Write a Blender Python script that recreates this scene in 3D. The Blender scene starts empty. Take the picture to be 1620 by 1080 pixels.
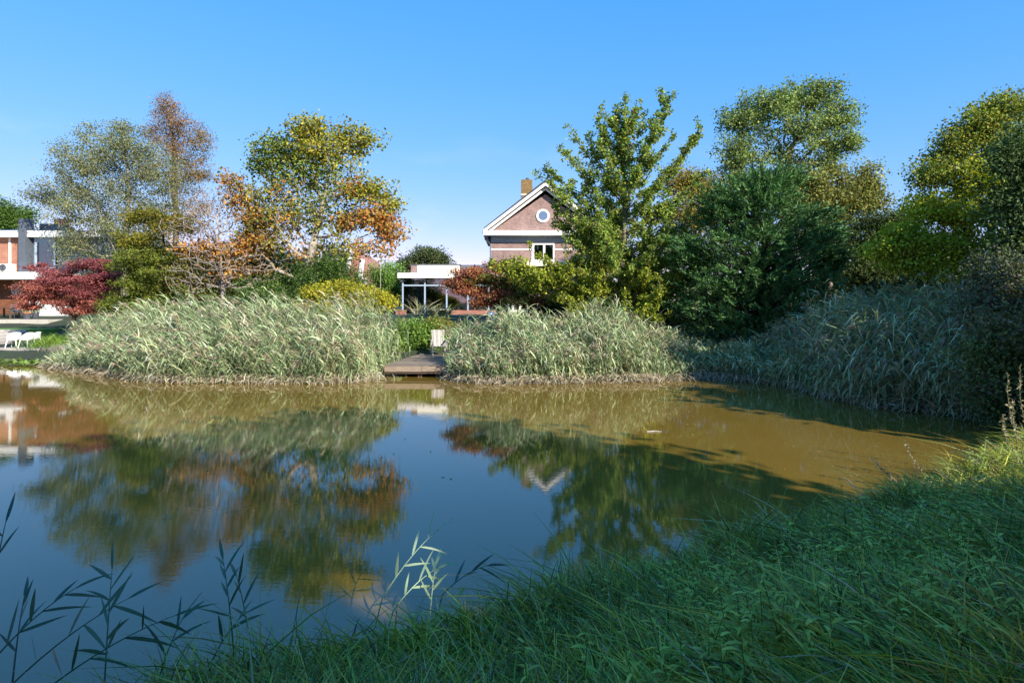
import bpy, math
import numpy as np
from mathutils import Vector

# ------------------------------------------------------------------ camera, sky, sun, exposure
scene = bpy.context.scene
F, YH, CAMH = 1000.0, 478.0, 2.8          # focal length (px of a 1620 px wide picture), horizon row, eye height over water
cam_d = bpy.data.cameras.new('camera')
cam = bpy.data.objects.new('camera', cam_d)
scene.collection.objects.link(cam)
cam_d.sensor_width = 36.0
cam_d.lens = 36.0 * F / 1620.0
cam_d.shift_y = -(540.0 - YH) / 1620.0
cam_d.clip_start = 0.05
cam_d.clip_end = 3000.0
cam.location = (0, 0, CAMH)
cam.rotation_euler = (math.radians(90), 0, 0)
scene.camera = cam

SUN_AZ, SUN_EL = math.radians(139.0), math.radians(30.0)      # azimuth clockwise from +Y (the view direction)
to_sun = Vector((math.sin(SUN_AZ) * math.cos(SUN_EL), math.cos(SUN_AZ) * math.cos(SUN_EL), math.sin(SUN_EL)))
world = bpy.data.worlds.new('World')
scene.world = world
world.use_nodes = True
wn, wl = world.node_tree.nodes, world.node_tree.links
wn.clear()
w_out = wn.new('ShaderNodeOutputWorld')
w_bg = wn.new('ShaderNodeBackground')
w_sky = wn.new('ShaderNodeTexSky')
w_sky.sky_type = 'NISHITA'
w_sky.sun_disc = False
w_sky.sun_elevation = SUN_EL
w_sky.sun_rotation = SUN_AZ
w_sky.air_density = 0.8
w_sky.dust_density = 0.05
w_sky.ozone_density = 2.4
w_bg.inputs['Strength'].default_value = 0.15
# a few thin clouds low over the horizon, all round
w_tc = wn.new('ShaderNodeTexCoord')
w_map = wn.new('ShaderNodeMapping'); w_map.inputs['Scale'].default_value = (3.2, 3.2, 9.0)
w_noise = wn.new('ShaderNodeTexNoise'); w_noise.inputs['Scale'].default_value = 1.6; w_noise.inputs['Detail'].default_value = 7
w_ramp = wn.new('ShaderNodeMapRange'); w_ramp.inputs[1].default_value = 0.52; w_ramp.inputs[2].default_value = 0.74
w_sep = wn.new('ShaderNodeSeparateXYZ')
w_low = wn.new('ShaderNodeMapRange'); w_low.inputs[1].default_value = 0.26; w_low.inputs[2].default_value = 0.12
w_mul = wn.new('ShaderNodeMath'); w_mul.operation = 'MULTIPLY'
w_mul2 = wn.new('ShaderNodeMath'); w_mul2.operation = 'MULTIPLY'; w_mul2.inputs[1].default_value = 0.4
w_mix = wn.new('ShaderNodeMix'); w_mix.data_type = 'RGBA'
w_mix.inputs['B'].default_value = (4.0, 4.1, 4.3, 1)
wl.new(w_tc.outputs['Generated'], w_map.inputs['Vector']); wl.new(w_map.outputs['Vector'], w_noise.inputs['Vector'])
wl.new(w_noise.outputs['Fac'], w_ramp.inputs[0]); wl.new(w_tc.outputs['Generated'], w_sep.inputs[0])
wl.new(w_sep.outputs['Z'], w_low.inputs[0]); wl.new(w_ramp.outputs[0], w_mul.inputs[0]); wl.new(w_low.outputs[0], w_mul.inputs[1])
wl.new(w_mul.outputs[0], w_mul2.inputs[0]); wl.new(w_mul2.outputs[0], w_mix.inputs['Factor'])
w_hs = wn.new('ShaderNodeHueSaturation'); w_hs.inputs['Hue'].default_value = 0.508; w_hs.inputs['Saturation'].default_value = 1.3; w_hs.inputs['Value'].default_value = 1.0
wl.new(w_sky.outputs['Color'], w_hs.inputs['Color']); # even, gently graded autumn sky: one response curve per channel over the whole dome
w_s1 = wn.new('ShaderNodeSeparateColor'); w_c1 = wn.new('ShaderNodeCombineColor')
wl.new(w_hs.outputs['Color'], w_s1.inputs[0])
for i_, (g_, k_) in enumerate(((0.80, 0.86), (0.43, 0.745), (0.25, 1.08))):
    n_m = wn.new('ShaderNodeMath'); n_m.operation = 'MULTIPLY'; n_m.inputs[1].default_value = 0.2523
    n_p = wn.new('ShaderNodeMath'); n_p.operation = 'POWER'; n_p.inputs[1].default_value = g_
    n_k = wn.new('ShaderNodeMath'); n_k.operation = 'MULTIPLY'; n_k.inputs[1].default_value = k_ / 0.2523
    wl.new(w_s1.outputs[i_], n_m.inputs[0]); wl.new(n_m.outputs[0], n_p.inputs[0]); wl.new(n_p.outputs[0], n_k.inputs[0]); wl.new(n_k.outputs[0], w_c1.inputs[i_])
wl.new(w_c1.outputs[0], w_mix.inputs['A']); wl.new(w_mix.outputs['Result'], w_bg.inputs['Color'])
wl.new(w_bg.outputs['Background'], w_out.inputs['Surface'])

sun_d = bpy.data.lights.new('sun', 'SUN')
sun_d.energy = 5.0
sun_d.angle = math.radians(0.53)
sun_d.color = (1.0, 0.94, 0.84)
sun = bpy.data.objects.new('sun', sun_d)
scene.collection.objects.link(sun)
sun.rotation_euler = (-to_sun).to_track_quat('-Z', 'Y').to_euler()
sun.location = to_sun * 60

vs = scene.view_settings
vs.view_transform = 'Standard'
vs.look = 'None'
vs.exposure = 0.75
vs.gamma = 1.0
vs.use_curve_mapping = False
scene.cycles.max_bounces = 7
scene.cycles.diffuse_bounces = 3
scene.cycles.glossy_bounces = 4
scene.cycles.transparent_max_bounces = 12
scene.cycles.sample_clamp_indirect = 6.0

# ------------------------------------------------------------------ helpers
C = scene.collection
RNG = np.random.default_rng
origin = {}


def lin(c):
    c = np.asarray(c, float)
    return np.where(c <= 0.04045, c / 12.92, ((c + 0.055) / 1.055) ** 2.4)


def hx(s):
    s = s.lstrip('#')
    return lin([int(s[i:i + 2], 16) / 255.0 for i in (0, 2, 4)])


def P(px, py, Y):
    return np.array([(px - 810.0) / F * Y, Y, CAMH - (py - YH) / F * Y])


def Wp(px, py):
    d = CAMH * F / (py - YH)
    return np.array([(px - 810.0) / F * d, d])


def tag(o, label=None, cat=None, group=None, kind=None):
    if label: o['label'] = label
    if cat: o['category'] = cat
    if group: o['group'] = group
    if kind: o['kind'] = kind
    return o


def thing(name, label, cat, loc=(0, 0, 0), group=None):
    o = bpy.data.objects.new(name, None)
    o.empty_display_size = 0.2
    C.objects.link(o)
    o.location = tuple(float(v) for v in loc)
    origin[o.name] = np.array(loc, float)
    return tag(o, label, cat, group)


def mesh_np(name, verts, faces, mat, parent=None, col=None, smooth=False, shade=None):
    verts = np.asarray(verts, np.float32).reshape(-1, 3)
    org = np.zeros(3)
    if parent is not None:
        org = origin[parent.name]
        verts = verts - org.astype(np.float32)
    me = bpy.data.meshes.new(name)
    me.vertices.add(len(verts))
    me.vertices.foreach_set('co', verts.ravel())
    flist = faces if isinstance(faces, (list, tuple)) else [faces]
    loops, starts, n = [], [], 0
    for f in flist:
        f = np.asarray(f, np.int32)
        if f.size == 0:
            continue
        k = f.shape[1]
        loops.append(f.ravel())
        starts.append(np.arange(len(f), dtype=np.int32) * k + n)
        n += f.size
    loops = np.concatenate(loops); starts = np.concatenate(starts)
    me.loops.add(len(loops)); me.loops.foreach_set('vertex_index', loops)
    me.polygons.add(len(starts)); me.polygons.foreach_set('loop_start', starts)
    me.polygons.foreach_set('use_smooth', np.full(len(starts), bool(smooth)))
    me.update(calc_edges=True)
    if col is not None:
        a = me.attributes.new('tint', 'FLOAT_COLOR', 'POINT')
        rgba = np.ones((len(verts), 4), np.float32)
        rgba[:, :3] = col
        a.data.foreach_set('color', rgba.ravel())
    me.materials.append(mat)
    o = bpy.data.objects.new(name, me)
    C.objects.link(o)
    if parent is not None:
        o.parent = parent
    origin[o.name] = org
    return o


class MB:
    """collects simple solids into one mesh"""
    def __init__(self): self.v, self.f, self.n = [], {3: [], 4: []}, 0

    def add(self, v, faces):
        for f in faces:
            self.f.setdefault(len(f), []).append([i + self.n for i in f])
        self.v.append(np.asarray(v, float)); self.n += len(v)
        return self

    def box(self, x0, x1, y0, y1, z0, z1):
        v = [(x0, y0, z0), (x1, y0, z0), (x1, y1, z0), (x0, y1, z0), (x0, y0, z1), (x1, y0, z1), (x1, y1, z1), (x0, y1, z1)]
        return self.add(v, [(0, 3, 2, 1), (4, 5, 6, 7), (0, 1, 5, 4), (1, 2, 6, 5), (2, 3, 7, 6), (3, 0, 4, 7)])

    def beam(self, a, b, w, h, up=(0, 0, 1)):
        a, b, up = np.array(a, float), np.array(b, float), np.array(up, float)
        d = b - a; d /= np.linalg.norm(d)
        s = np.cross(d, up); s /= max(np.linalg.norm(s), 1e-6)
        u = np.cross(s, d)
        v = [p + s * sx * w / 2 + u * sz * h / 2 for p in (a, b) for sx, sz in ((-1, -1), (1, -1), (1, 1), (-1, 1))]
        return self.add(v, [(0, 3, 2, 1), (4, 5, 6, 7), (0, 1, 5, 4), (1, 2, 6, 5), (2, 3, 7, 6), (3, 0, 4, 7)])

    def prism(self, pts, axis, a0, a1):
        """polygon extruded: axis 'y' takes (x,z) points, 'z' takes (x,y), 'x' takes (y,z)"""
        n = len(pts)
        mk = {'y': lambda p, a: (p[0], a, p[1]), 'z': lambda p, a: (p[0], p[1], a), 'x': lambda p, a: (a, p[0], p[1])}[axis]
        v = [mk(p, a0) for p in pts] + [mk(p, a1) for p in pts]
        fs = [tuple(range(n)), tuple(range(2 * n - 1, n - 1, -1))]
        fs += [(i, n + i, n + (i + 1) % n, (i + 1) % n) for i in range(n)]
        return self.add(v, fs)

    def lathe(self, c, prof, n=16, axis='z'):
        """prof: list of (radius, height)"""
        v = []
        for r, h in prof:
            for i in range(n):
                t = 2 * math.pi * i / n
                q = (r * math.cos(t), r * math.sin(t), h)
                if axis == 'y': q = (q[0], q[2], q[1])
                v.append((c[0] + q[0], c[1] + q[1], c[2] + q[2]))
        fs = []
        for k in range(len(prof) - 1):
            for i in range(n):
                fs.append((k * n + i, k * n + (i + 1) % n, (k + 1) * n + (i + 1) % n, (k + 1) * n + i))
        m = len(prof)
        fs += [tuple(range(n - 1, -1, -1)), tuple(range((m - 1) * n, m * n))]
        return self.add(v, fs)

    def tube(self, pts, rad, n=6):
        pts = [np.array(p, float) for p in pts]
        rad = [rad] * len(pts) if np.isscalar(rad) else rad
        v = []
        for i, p in enumerate(pts):
            d = pts[min(i + 1, len(pts) - 1)] - pts[max(i - 1, 0)]
            d /= np.linalg.norm(d)
            s = np.cross(d, (0.13, 0.91, 0.2)); s /= np.linalg.norm(s); u = np.cross(d, s)
            v += [p + rad[i] * (s * math.cos(2 * math.pi * k / n) + u * math.sin(2 * math.pi * k / n)) for k in range(n)]
        fs = [(i * n + k, i * n + (k + 1) % n, (i + 1) * n + (k + 1) % n, (i + 1) * n + k) for i in range(len(pts) - 1) for k in range(n)]
        m = len(pts)
        fs += [tuple(range(n - 1, -1, -1)), tuple(range((m - 1) * n, m * n))]
        return self.add(v, fs)

    def build(self, name, mat, parent=None, smooth=False):
        return mesh_np(name, np.concatenate(self.v), [np.array(f) for f in self.f.values() if f], mat, parent, smooth=smooth)


def box(name, mat, parent, *a):
    return MB().box(*a).build(name, mat, parent)


# ------------------------------------------------------------------ materials
def new_mat(name):
    m = bpy.data.materials.new(name)
    m.use_nodes = True
    nt = m.node_tree
    b = nt.nodes['Principled BSDF']
    return m, nt.nodes, nt.links, b


def rgba(c): return (float(c[0]), float(c[1]), float(c[2]), 1.0)


def plain(name, c, rough=0.6, var=0.12, scale=6.0, metal=0.0, bump=0.0):
    """base colour broken by two scales of noise"""
    m, n, l, b = new_mat(name)
    tc = n.new('ShaderNodeTexCoord')
    no = n.new('ShaderNodeTexNoise'); no.inputs['Scale'].default_value = scale; no.inputs['Detail'].default_value = 6
    l.new(tc.outputs['Object'], no.inputs['Vector'])
    mr = n.new('ShaderNodeMapRange'); mr.inputs[1].default_value = 0.3; mr.inputs[2].default_value = 0.7
    mr.inputs[3].default_value = 1 - var; mr.inputs[4].default_value = 1 + var
    l.new(no.outputs['Fac'], mr.inputs[0])
    vm = n.new('ShaderNodeVectorMath'); vm.operation = 'SCALE'; vm.inputs[0].default_value = tuple(float(x) for x in c)
    l.new(mr.outputs[0], vm.inputs['Scale']); l.new(vm.outputs[0], b.inputs['Base Color'])
    b.inputs['Roughness'].default_value = rough; b.inputs['Metallic'].default_value = metal
    if bump:
        bp = n.new('ShaderNodeBump'); bp.inputs['Strength'].default_value = bump; bp.inputs['Distance'].default_value = 0.02
        l.new(no.outputs['Fac'], bp.inputs['Height']); l.new(bp.outputs[0], b.inputs['Normal'])
    return m


def brick_mat(name, c1, c2, mortar):
    m, n, l, b = new_mat(name)
    tc = n.new('ShaderNodeTexCoord'); sp = n.new('ShaderNodeSeparateXYZ'); ad = n.new('ShaderNodeMath'); cb = n.new('ShaderNodeCombineXYZ')
    l.new(tc.outputs['Object'], sp.inputs[0]); l.new(sp.outputs['X'], ad.inputs[0]); l.new(sp.outputs['Y'], ad.inputs[1])
    l.new(ad.outputs[0], cb.inputs['X']); l.new(sp.outputs['Z'], cb.inputs['Y'])
    bt = n.new('ShaderNodeTexBrick')
    bt.inputs['Scale'].default_value = 1.0; bt.inputs['Brick Width'].default_value = 0.22; bt.inputs['Row Height'].default_value = 0.065
    bt.inputs['Mortar Size'].default_value = 0.008; bt.inputs['Color1'].default_value = rgba(c1); bt.inputs['Color2'].default_value = rgba(c2)
    bt.inputs['Mortar'].default_value = rgba(mortar); bt.inputs['Bias'].default_value = -0.1
    l.new(cb.outputs[0], bt.inputs['Vector'])
    no = n.new('ShaderNodeTexNoise'); no.inputs['Scale'].default_value = 1.3; no.inputs['Detail'].default_value = 8
    l.new(tc.outputs['Object'], no.inputs['Vector'])
    mr = n.new('ShaderNodeMapRange'); mr.inputs[1].default_value = 0.3; mr.inputs[2].default_value = 0.7; mr.inputs[3].default_value = 0.8; mr.inputs[4].default_value = 1.15
    l.new(no.outputs['Fac'], mr.inputs[0])
    mx = n.new('ShaderNodeVectorMath'); mx.operation = 'SCALE'
    l.new(bt.outputs['Color'], mx.inputs[0]); l.new(mr.outputs[0], mx.inputs['Scale']); l.new(mx.outputs[0], b.inputs['Base Color'])
    bp = n.new('ShaderNodeBump'); bp.inputs['Strength'].default_value = 0.5; bp.inputs['Distance'].default_value = 0.01; bp.invert = True
    l.new(bt.outputs['Fac'], bp.inputs['Height']); l.new(bp.outputs[0], b.inputs['Normal'])
    b.inputs['Roughness'].default_value = 0.85
    return m


def leaf_mat(name, trans=0.35, rough=0.5, spec=0.4):
    """colour comes from each leaf's own tint"""
    m, n, l, b = new_mat(name)
    at = n.new('ShaderNodeAttribute'); at.attribute_name = 'tint'
    l.new(at.outputs['Color'], b.inputs['Base Color'])
    b.inputs['Roughness'].default_value = rough
    b.inputs['Specular IOR Level'].default_value = spec
    tr = n.new('ShaderNodeBsdfTranslucent')
    sc = n.new('ShaderNodeVectorMath'); sc.operation = 'MULTIPLY'; sc.inputs[1].default_value = (1.25, 1.2, 0.6)
    l.new(at.outputs['Color'], sc.inputs[0]); l.new(sc.outputs[0], tr.inputs['Color'])
    mx = n.new('ShaderNodeMixShader'); mx.inputs[0].default_value = trans
    l.new(b.outputs[0], mx.inputs[1]); l.new(tr.outputs[0], mx.inputs[2])
    l.new(mx.outputs[0], n['Material Output'].inputs['Surface'])
    return m


def bark_mat(name, c1, c2, scale=5.0):
    m, n, l, b = new_mat(name)
    tc = n.new('ShaderNodeTexCoord'); mp = n.new('ShaderNodeMapping'); mp.inputs['Scale'].default_value = (1, 1, 0.25)
    no = n.new('ShaderNodeTexNoise'); no.inputs['Scale'].default_value = scale; no.inputs['Detail'].default_value = 8
    l.new(tc.outputs['Object'], mp.inputs[0]); l.new(mp.outputs[0], no.inputs['Vector'])
    cr = n.new('ShaderNodeValToRGB'); cr.color_ramp.elements[0].color = rgba(c1); cr.color_ramp.elements[1].color = rgba(c2)
    cr.color_ramp.elements[0].position = 0.35; cr.color_ramp.elements[1].position = 0.65
    l.new(no.outputs['Fac'], cr.inputs[0]); l.new(cr.outputs[0], b.inputs['Base Color'])
    bp = n.new('ShaderNodeBump'); bp.inputs['Strength'].default_value = 0.6; bp.inputs['Distance'].default_value = 0.03
    l.new(no.outputs['Fac'], bp.inputs['Height']); l.new(bp.outputs[0], b.inputs['Normal'])
    b.inputs['Roughness'].default_value = 0.85
    return m


def glass_mat(name, tint=(0.9, 0.95, 1.0), refl=0.12):
    m, n, l, b = new_mat(name)
    n.remove(b)
    t = n.new('ShaderNodeBsdfTransparent'); t.inputs[0].default_value = rgba(tint)
    g = n.new('ShaderNodeBsdfGlossy'); g.inputs['Roughness'].default_value = 0.02
    fr = n.new('ShaderNodeFresnel'); fr.inputs[0].default_value = 1.5
    ad = n.new('ShaderNodeMath'); ad.inputs[1].default_value = refl
    l.new(fr.outputs[0], ad.inputs[0])
    mx = n.new('ShaderNodeMixShader')
    l.new(ad.outputs[0], mx.inputs[0]); l.new(t.outputs[0], mx.inputs[1]); l.new(g.outputs[0], mx.inputs[2])
    l.new(mx.outputs[0], n['Material Output'].inputs['Surface'])
    return m


def wood_mat(name, c1, c2, rough=0.8):
    m, n, l, b = new_mat(name)
    tc = n.new('ShaderNodeTexCoord'); mp = n.new('ShaderNodeMapping'); mp.inputs['Scale'].default_value = (1.2, 14, 14)
    no = n.new('ShaderNodeTexNoise'); no.inputs['Scale'].default_value = 3.0; no.inputs['Detail'].default_value = 7
    oi = n.new('ShaderNodeObjectInfo'); ad = n.new('ShaderNodeVectorMath'); ad.operation = 'ADD'
    l.new(tc.outputs['Object'], mp.inputs[0]); l.new(mp.outputs[0], no.inputs['Vector'])
    cr = n.new('ShaderNodeValToRGB'); cr.color_ramp.elements[0].color = rgba(c1); cr.color_ramp.elements[1].color = rgba(c2)
    cr.color_ramp.elements[0].position = 0.3; cr.color_ramp.elements[1].position = 0.7
    l.new(no.outputs['Fac'], cr.inputs[0])
    mr = n.new('ShaderNodeMapRange'); mr.inputs[3].default_value = 0.72; mr.inputs[4].default_value = 1.2
    l.new(oi.outputs['Random'], mr.inputs[0])
    vm = n.new('ShaderNodeVectorMath'); vm.operation = 'SCALE'
    l.new(cr.outputs[0], vm.inputs[0]); l.new(mr.outputs[0], vm.inputs['Scale']); l.new(vm.outputs[0], b.inputs['Base Color'])
    bp = n.new('ShaderNodeBump'); bp.inputs['Strength'].default_value = 0.4; bp.inputs['Distance'].default_value = 0.01
    l.new(no.outputs['Fac'], bp.inputs['Height']); l.new(bp.outputs[0], b.inputs['Normal'])
    b.inputs['Roughness'].default_value = rough
    return m


def ground_mat():
    m, n, l, b = new_mat('garden_earth')
    tc = n.new('ShaderNodeTexCoord')
    n1 = n.new('ShaderNodeTexNoise'); n1.inputs['Scale'].default_value = 0.6; n1.inputs['Detail'].default_value = 10
    n2 = n.new('ShaderNodeTexNoise'); n2.inputs['Scale'].default_value = 9.0; n2.inputs['Detail'].default_value = 6
    l.new(tc.outputs['Object'], n1.inputs['Vector']); l.new(tc.outputs['Object'], n2.inputs['Vector'])
    cr = n.new('ShaderNodeValToRGB')
    cr.color_ramp.elements[0].color = (0.030, 0.026, 0.016, 1); cr.color_ramp.elements[0].position = 0.35
    cr.color_ramp.elements[1].color = (0.035, 0.058, 0.018, 1); cr.color_ramp.elements[1].position = 0.6
    ad = n.new('ShaderNodeMath'); ad.operation = 'MULTIPLY_ADD'; ad.inputs[1].default_value = 0.5
    l.new(n2.outputs['Fac'], ad.inputs[0])
    hf = n.new('ShaderNodeMath'); hf.operation = 'MULTIPLY'; hf.inputs[1].default_value = 0.5
    l.new(n1.outputs['Fac'], hf.inputs[0]); l.new(hf.outputs[0], ad.inputs[2]); l.new(ad.outputs[0], cr.inputs[0])
    l.new(cr.outputs[0], b.inputs['Base Color'])
    bp = n.new('ShaderNodeBump'); bp.inputs['Strength'].default_value = 0.8; bp.inputs['Distance'].default_value = 0.06
    l.new(n2.outputs['Fac'], bp.inputs['Height']); l.new(bp.outputs[0], b.inputs['Normal'])
    b.inputs['Roughness'].default_value = 0.95
    return m


def water_mat():
    """silty brown pond: the silt scatters light below a mirror-like rippled surface"""
    m, n, l, b = new_mat('silty_water')
    tc = n.new('ShaderNodeTexCoord')
    n0 = n.new('ShaderNodeTexNoise'); n0.inputs['Scale'].default_value = 0.25; n0.inputs['Detail'].default_value = 4
    l.new(tc.outputs['Object'], n0.inputs['Vector'])
    cr = n.new('ShaderNodeValToRGB')
    cr.color_ramp.elements[0].color = (0.172, 0.108, 0.018, 1); cr.color_ramp.elements[0].position = 0.3
    cr.color_ramp.elements[1].color = (0.202, 0.130, 0.024, 1); cr.color_ramp.elements[1].position = 0.7
    l.new(n0.outputs['Fac'], cr.inputs[0]); l.new(cr.outputs[0], b.inputs['Base Color'])
    mp = n.new('ShaderNodeMapping'); mp.inputs['Scale'].default_value = (1.0, 2.4, 1.0); mp.inputs['Rotation'].default_value = (0, 0, 0.12)
    l.new(tc.outputs['Object'], mp.inputs[0])
    n1 = n.new('ShaderNodeTexNoise'); n1.inputs['Scale'].default_value = 5.5; n1.inputs['Detail'].default_value = 3; n1.inputs['Roughness'].default_value = 0.55
    n2 = n.new('ShaderNodeTexNoise'); n2.inputs['Scale'].default_value = 0.45; n2.inputs['Detail'].default_value = 2
    l.new(mp.outputs[0], n1.inputs['Vector']); l.new(tc.outputs['Object'], n2.inputs['Vector'])
    # ripples come in patches: some water calm, some ruffled
    mr = n.new('ShaderNodeMapRange'); mr.inputs[1].default_value = 0.38; mr.inputs[2].default_value = 0.62; mr.inputs[3].default_value = 0.35; mr.inputs[4].default_value = 1.0
    l.new(n2.outputs['Fac'], mr.inputs[0])
    mu = n.new('ShaderNodeMath'); mu.operation = 'MULTIPLY'
    l.new(n1.outputs['Fac'], mu.inputs[0]); l.new(mr.outputs[0], mu.inputs[1])
    bp = n.new('ShaderNodeBump'); bp.inputs['Strength'].default_value = 1.0; bp.inputs['Distance'].default_value = 0.0007
    l.new(mu.outputs[0], bp.inputs['Height']); l.new(bp.outputs[0], b.inputs['Normal'])
    b.inputs['Roughness'].default_value = 0.02
    b.inputs['IOR'].default_value = 1.7
    b.inputs['Specular IOR Level'].default_value = 0.5
    b.inputs['Specular Tint'].default_value = (0.9, 0.8, 1.0, 1)
    return m


M = {
    'ground': ground_mat(), 'water': water_mat(),
    'leaf': leaf_mat('leaf', 0.28, 0.6, 0.2), 'needle': leaf_mat('needle', 0.15, 0.7, 0.15), 'reed': leaf_mat('reed_blade', 0.07, 0.45, 0.3),
    'grass': leaf_mat('grass_blade', 0.2, 0.45, 0.27), 'dry': leaf_mat('dry_stalk', 0.2, 0.7, 0.2),
    'bark': bark_mat('grey_brown_bark', hx('4a4136'), hx('8a7d6a')), 'bark_dark': bark_mat('dark_bark', hx('2b241d'), hx('574a3b')),
    'bark_pale': bark_mat('pale_bark', hx('756c60'), hx('b5aa98')), 'twig': bark_mat('silvery_twigs', hx('7d736c'), hx('aca19a'), 9),
    'brick_purple': brick_mat('purple_brick', hx('7a5852'), hx('9a7870'), hx('aea298')),
    'brick_orange': brick_mat('orange_brick', hx('a06048'), hx('b4775c'), hx('b59a84')),
    'brick_red': brick_mat('red_brick', hx('8e4a38'), hx('a8614b'), hx('b0a090')),
    'brick_shaded': brick_mat('shaded_red_brick', hx('6e3c22'), hx('8a4f2e'), hx('7a5a44')),  # red brick with the shadow on it put into the colour
    'white': plain('white_paint', hx('e9e6de'), 0.45, 0.04, 2.0), 'cream': plain('cream_render', hx('e6dfc8'), 0.7, 0.05, 2.0),
    'grey': plain('grey_render', hx('8b9299'), 0.6, 0.06, 2.0), 'slate': plain('slate_cladding', hx('5a6068'), 0.55, 0.12, 5.0),
    'roof': plain('dark_roof_tile', hx('3a3b40'), 0.6, 0.2, 8.0, bump=0.4), 'felt': plain('roof_felt', hx('54575c'), 0.8, 0.15, 3.0),
    'dark': plain('dark_interior', hx('33312e'), 0.8, 0.2, 2.0), 'steel': plain('pale_blue_steel', hx('9fb0c2'), 0.4, 0.05, 3.0),
    'pipe': plain('zinc', hx('5c6064'), 0.5, 0.1, 4.0), 'lichen': plain('lichened_brick', hx('80663e'), 0.9, 0.45, 7.0),
    'glass': glass_mat('window_glass', (0.5, 0.57, 0.62), 0.16), 'blue_glass': glass_mat('mirror_window_glass', (0.12, 0.2, 0.35), 0.55), 'solar': plain('solar_panel', hx('23324f'), 0.2, 0.05, 2.0),
    'wood_grey': wood_mat('weathered_wood', hx('968e84'), hx('c4bcb0')), 'wood_dock': wood_mat('dock_planks', hx('6b5c4e'), hx('94836f')),
    'wood_deck': wood_mat('pale_deck', hx('9b9186'), hx('c9c1b3')), 'wood_dark': wood_mat('wet_posts', hx('3c3128'), hx('5d4f40')),
    'plastic': plain('white_plastic', hx('efeee9'), 0.35, 0.02, 3.0), 'ac': plain('ac_casing', hx('d9d5cb'), 0.4, 0.03, 3.0),
    'black': plain('black_grille', hx('2c2d30'), 0.6, 0.1, 6.0), 'rattan': plain('dark_rattan', hx('3f4046'), 0.7, 0.2, 20.0),
    'pot': plain('anthracite_pot', hx('4a4d52'), 0.5, 0.1, 5.0), 'terracotta': plain('terracotta', hx('b5683f'), 0.8, 0.12, 6.0),
    'paving': plain('pale_paving', hx('b9b0a2'), 0.85, 0.12, 3.0), 'lawn': plain('lawn', hx('5f8a2c'), 0.9, 0.25, 7.0),
    'curtain': plain('pale_curtain', hx('aebfd2'), 0.9, 0.1, 4.0), 'globe': plain('blue_glaze', hx('4f6fa3'), 0.15, 0.05, 3.0),
}

# ------------------------------------------------------------------ terrain and pond
shore = [(-70, 31)] + [tuple(Wp(a, b)) for a, b in ((-150, 569), (0, 571), (80, 577), (160, 585), (240, 598), (400, 600), (560, 598), (610, 588), (720, 588), (770, 599), (900, 600),
         (1090, 595), (1210, 603), (1330, 632), (1470, 650), (1575, 672), (1610, 700), (1560, 742))] + \
        [(5.1, 8.5), (3.1, 7.35), (1.6, 6.5), (0.35, 5.55), (-1.15, 4.85), (-1.9, 4.45), (-2.6, 3.95), (-3.6, 3.1), (-6, 0.8), (-10, -2.0), (-20, -6), (-70, -10)]
shore = np.array(shore)


def pond_dist(x, y):
    """distance to the water's edge, positive on land"""
    p = np.stack([x, y], -1)
    a = shore; b = np.roll(shore, -1, 0)
    best = np.full(x.shape, 1e9); inside = np.zeros(x.shape, bool)
    for (ax, ay), (bx, by) in zip(a, b):
        dx, dy = bx - ax, by - ay
        t = np.clip(((x - ax) * dx + (y - ay) * dy) / (dx * dx + dy * dy), 0, 1)
        best = np.minimum(best, np.hypot(x - ax - t * dx, y - ay - t * dy))
        cond = ((ay > y) != (by > y)) & (x < (bx - ax) * (y - ay) / (by - ay + 1e-12) + ax)
        inside ^= cond
    return np.where(inside, -best, best)


def sstep(a, b, x):
    t = np.clip((x - a) / (b - a), 0, 1)
    return t * t * (3 - 2 * t)


def ground_z(x, y):
    x, y = np.asarray(x, float), np.asarray(y, float)
    s = pond_dist(x, y)
    far = sstep(17, 22, y)
    zf = 0.30 * sstep(0, 0.8, s) + 1.65 * sstep(1.5, 13, s)
    zn = 0.30 * sstep(0, 0.5, s) + 1.0 * sstep(0.2, 4.2, s)
    z = zn * (1 - far) + zf * far
    z = np.where(s < 0, -0.9 * sstep(0, 2.5, -s), z)
    z = z + np.where(s > 0.3, 0.05 * np.sin(x * 1.7 + 0.6 * y) * np.cos(y * 1.3 - 0.4 * x), 0)
    return z


gx = np.unique(np.concatenate([np.linspace(-1200, -70, 14), np.linspace(-70, -10, 90), np.arange(-10, 14, 0.35), np.linspace(14, 60, 60), np.linspace(60, 1200, 14)]))
gy = np.unique(np.concatenate([np.linspace(-1200, -30, 14), np.linspace(-30, -2, 30), np.arange(-2, 40, 0.35), np.linspace(40, 90, 40), np.linspace(90, 1600, 16)]))
GX, GY = np.meshgrid(gx, gy)
GZ = ground_z(GX, GY)
nx, ny = len(gx), len(gy)
idx = np.arange(nx * ny).reshape(ny, nx)
quads = np.stack([idx[:-1, :-1], idx[:-1, 1:], idx[1:, 1:], idx[1:, :-1]], -1).reshape(-1, 4)
tag(mesh_np('ground', np.stack([GX, GY, GZ], -1).reshape(-1, 3), quads, M['ground'], smooth=True), kind='structure')
tag(mesh_np('pond', [(-90, -14, 0), (16, -14, 0), (16, 38, 0), (-90, 38, 0)], np.array([[0, 1, 2, 3]]), M['water']), kind='structure')


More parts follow.
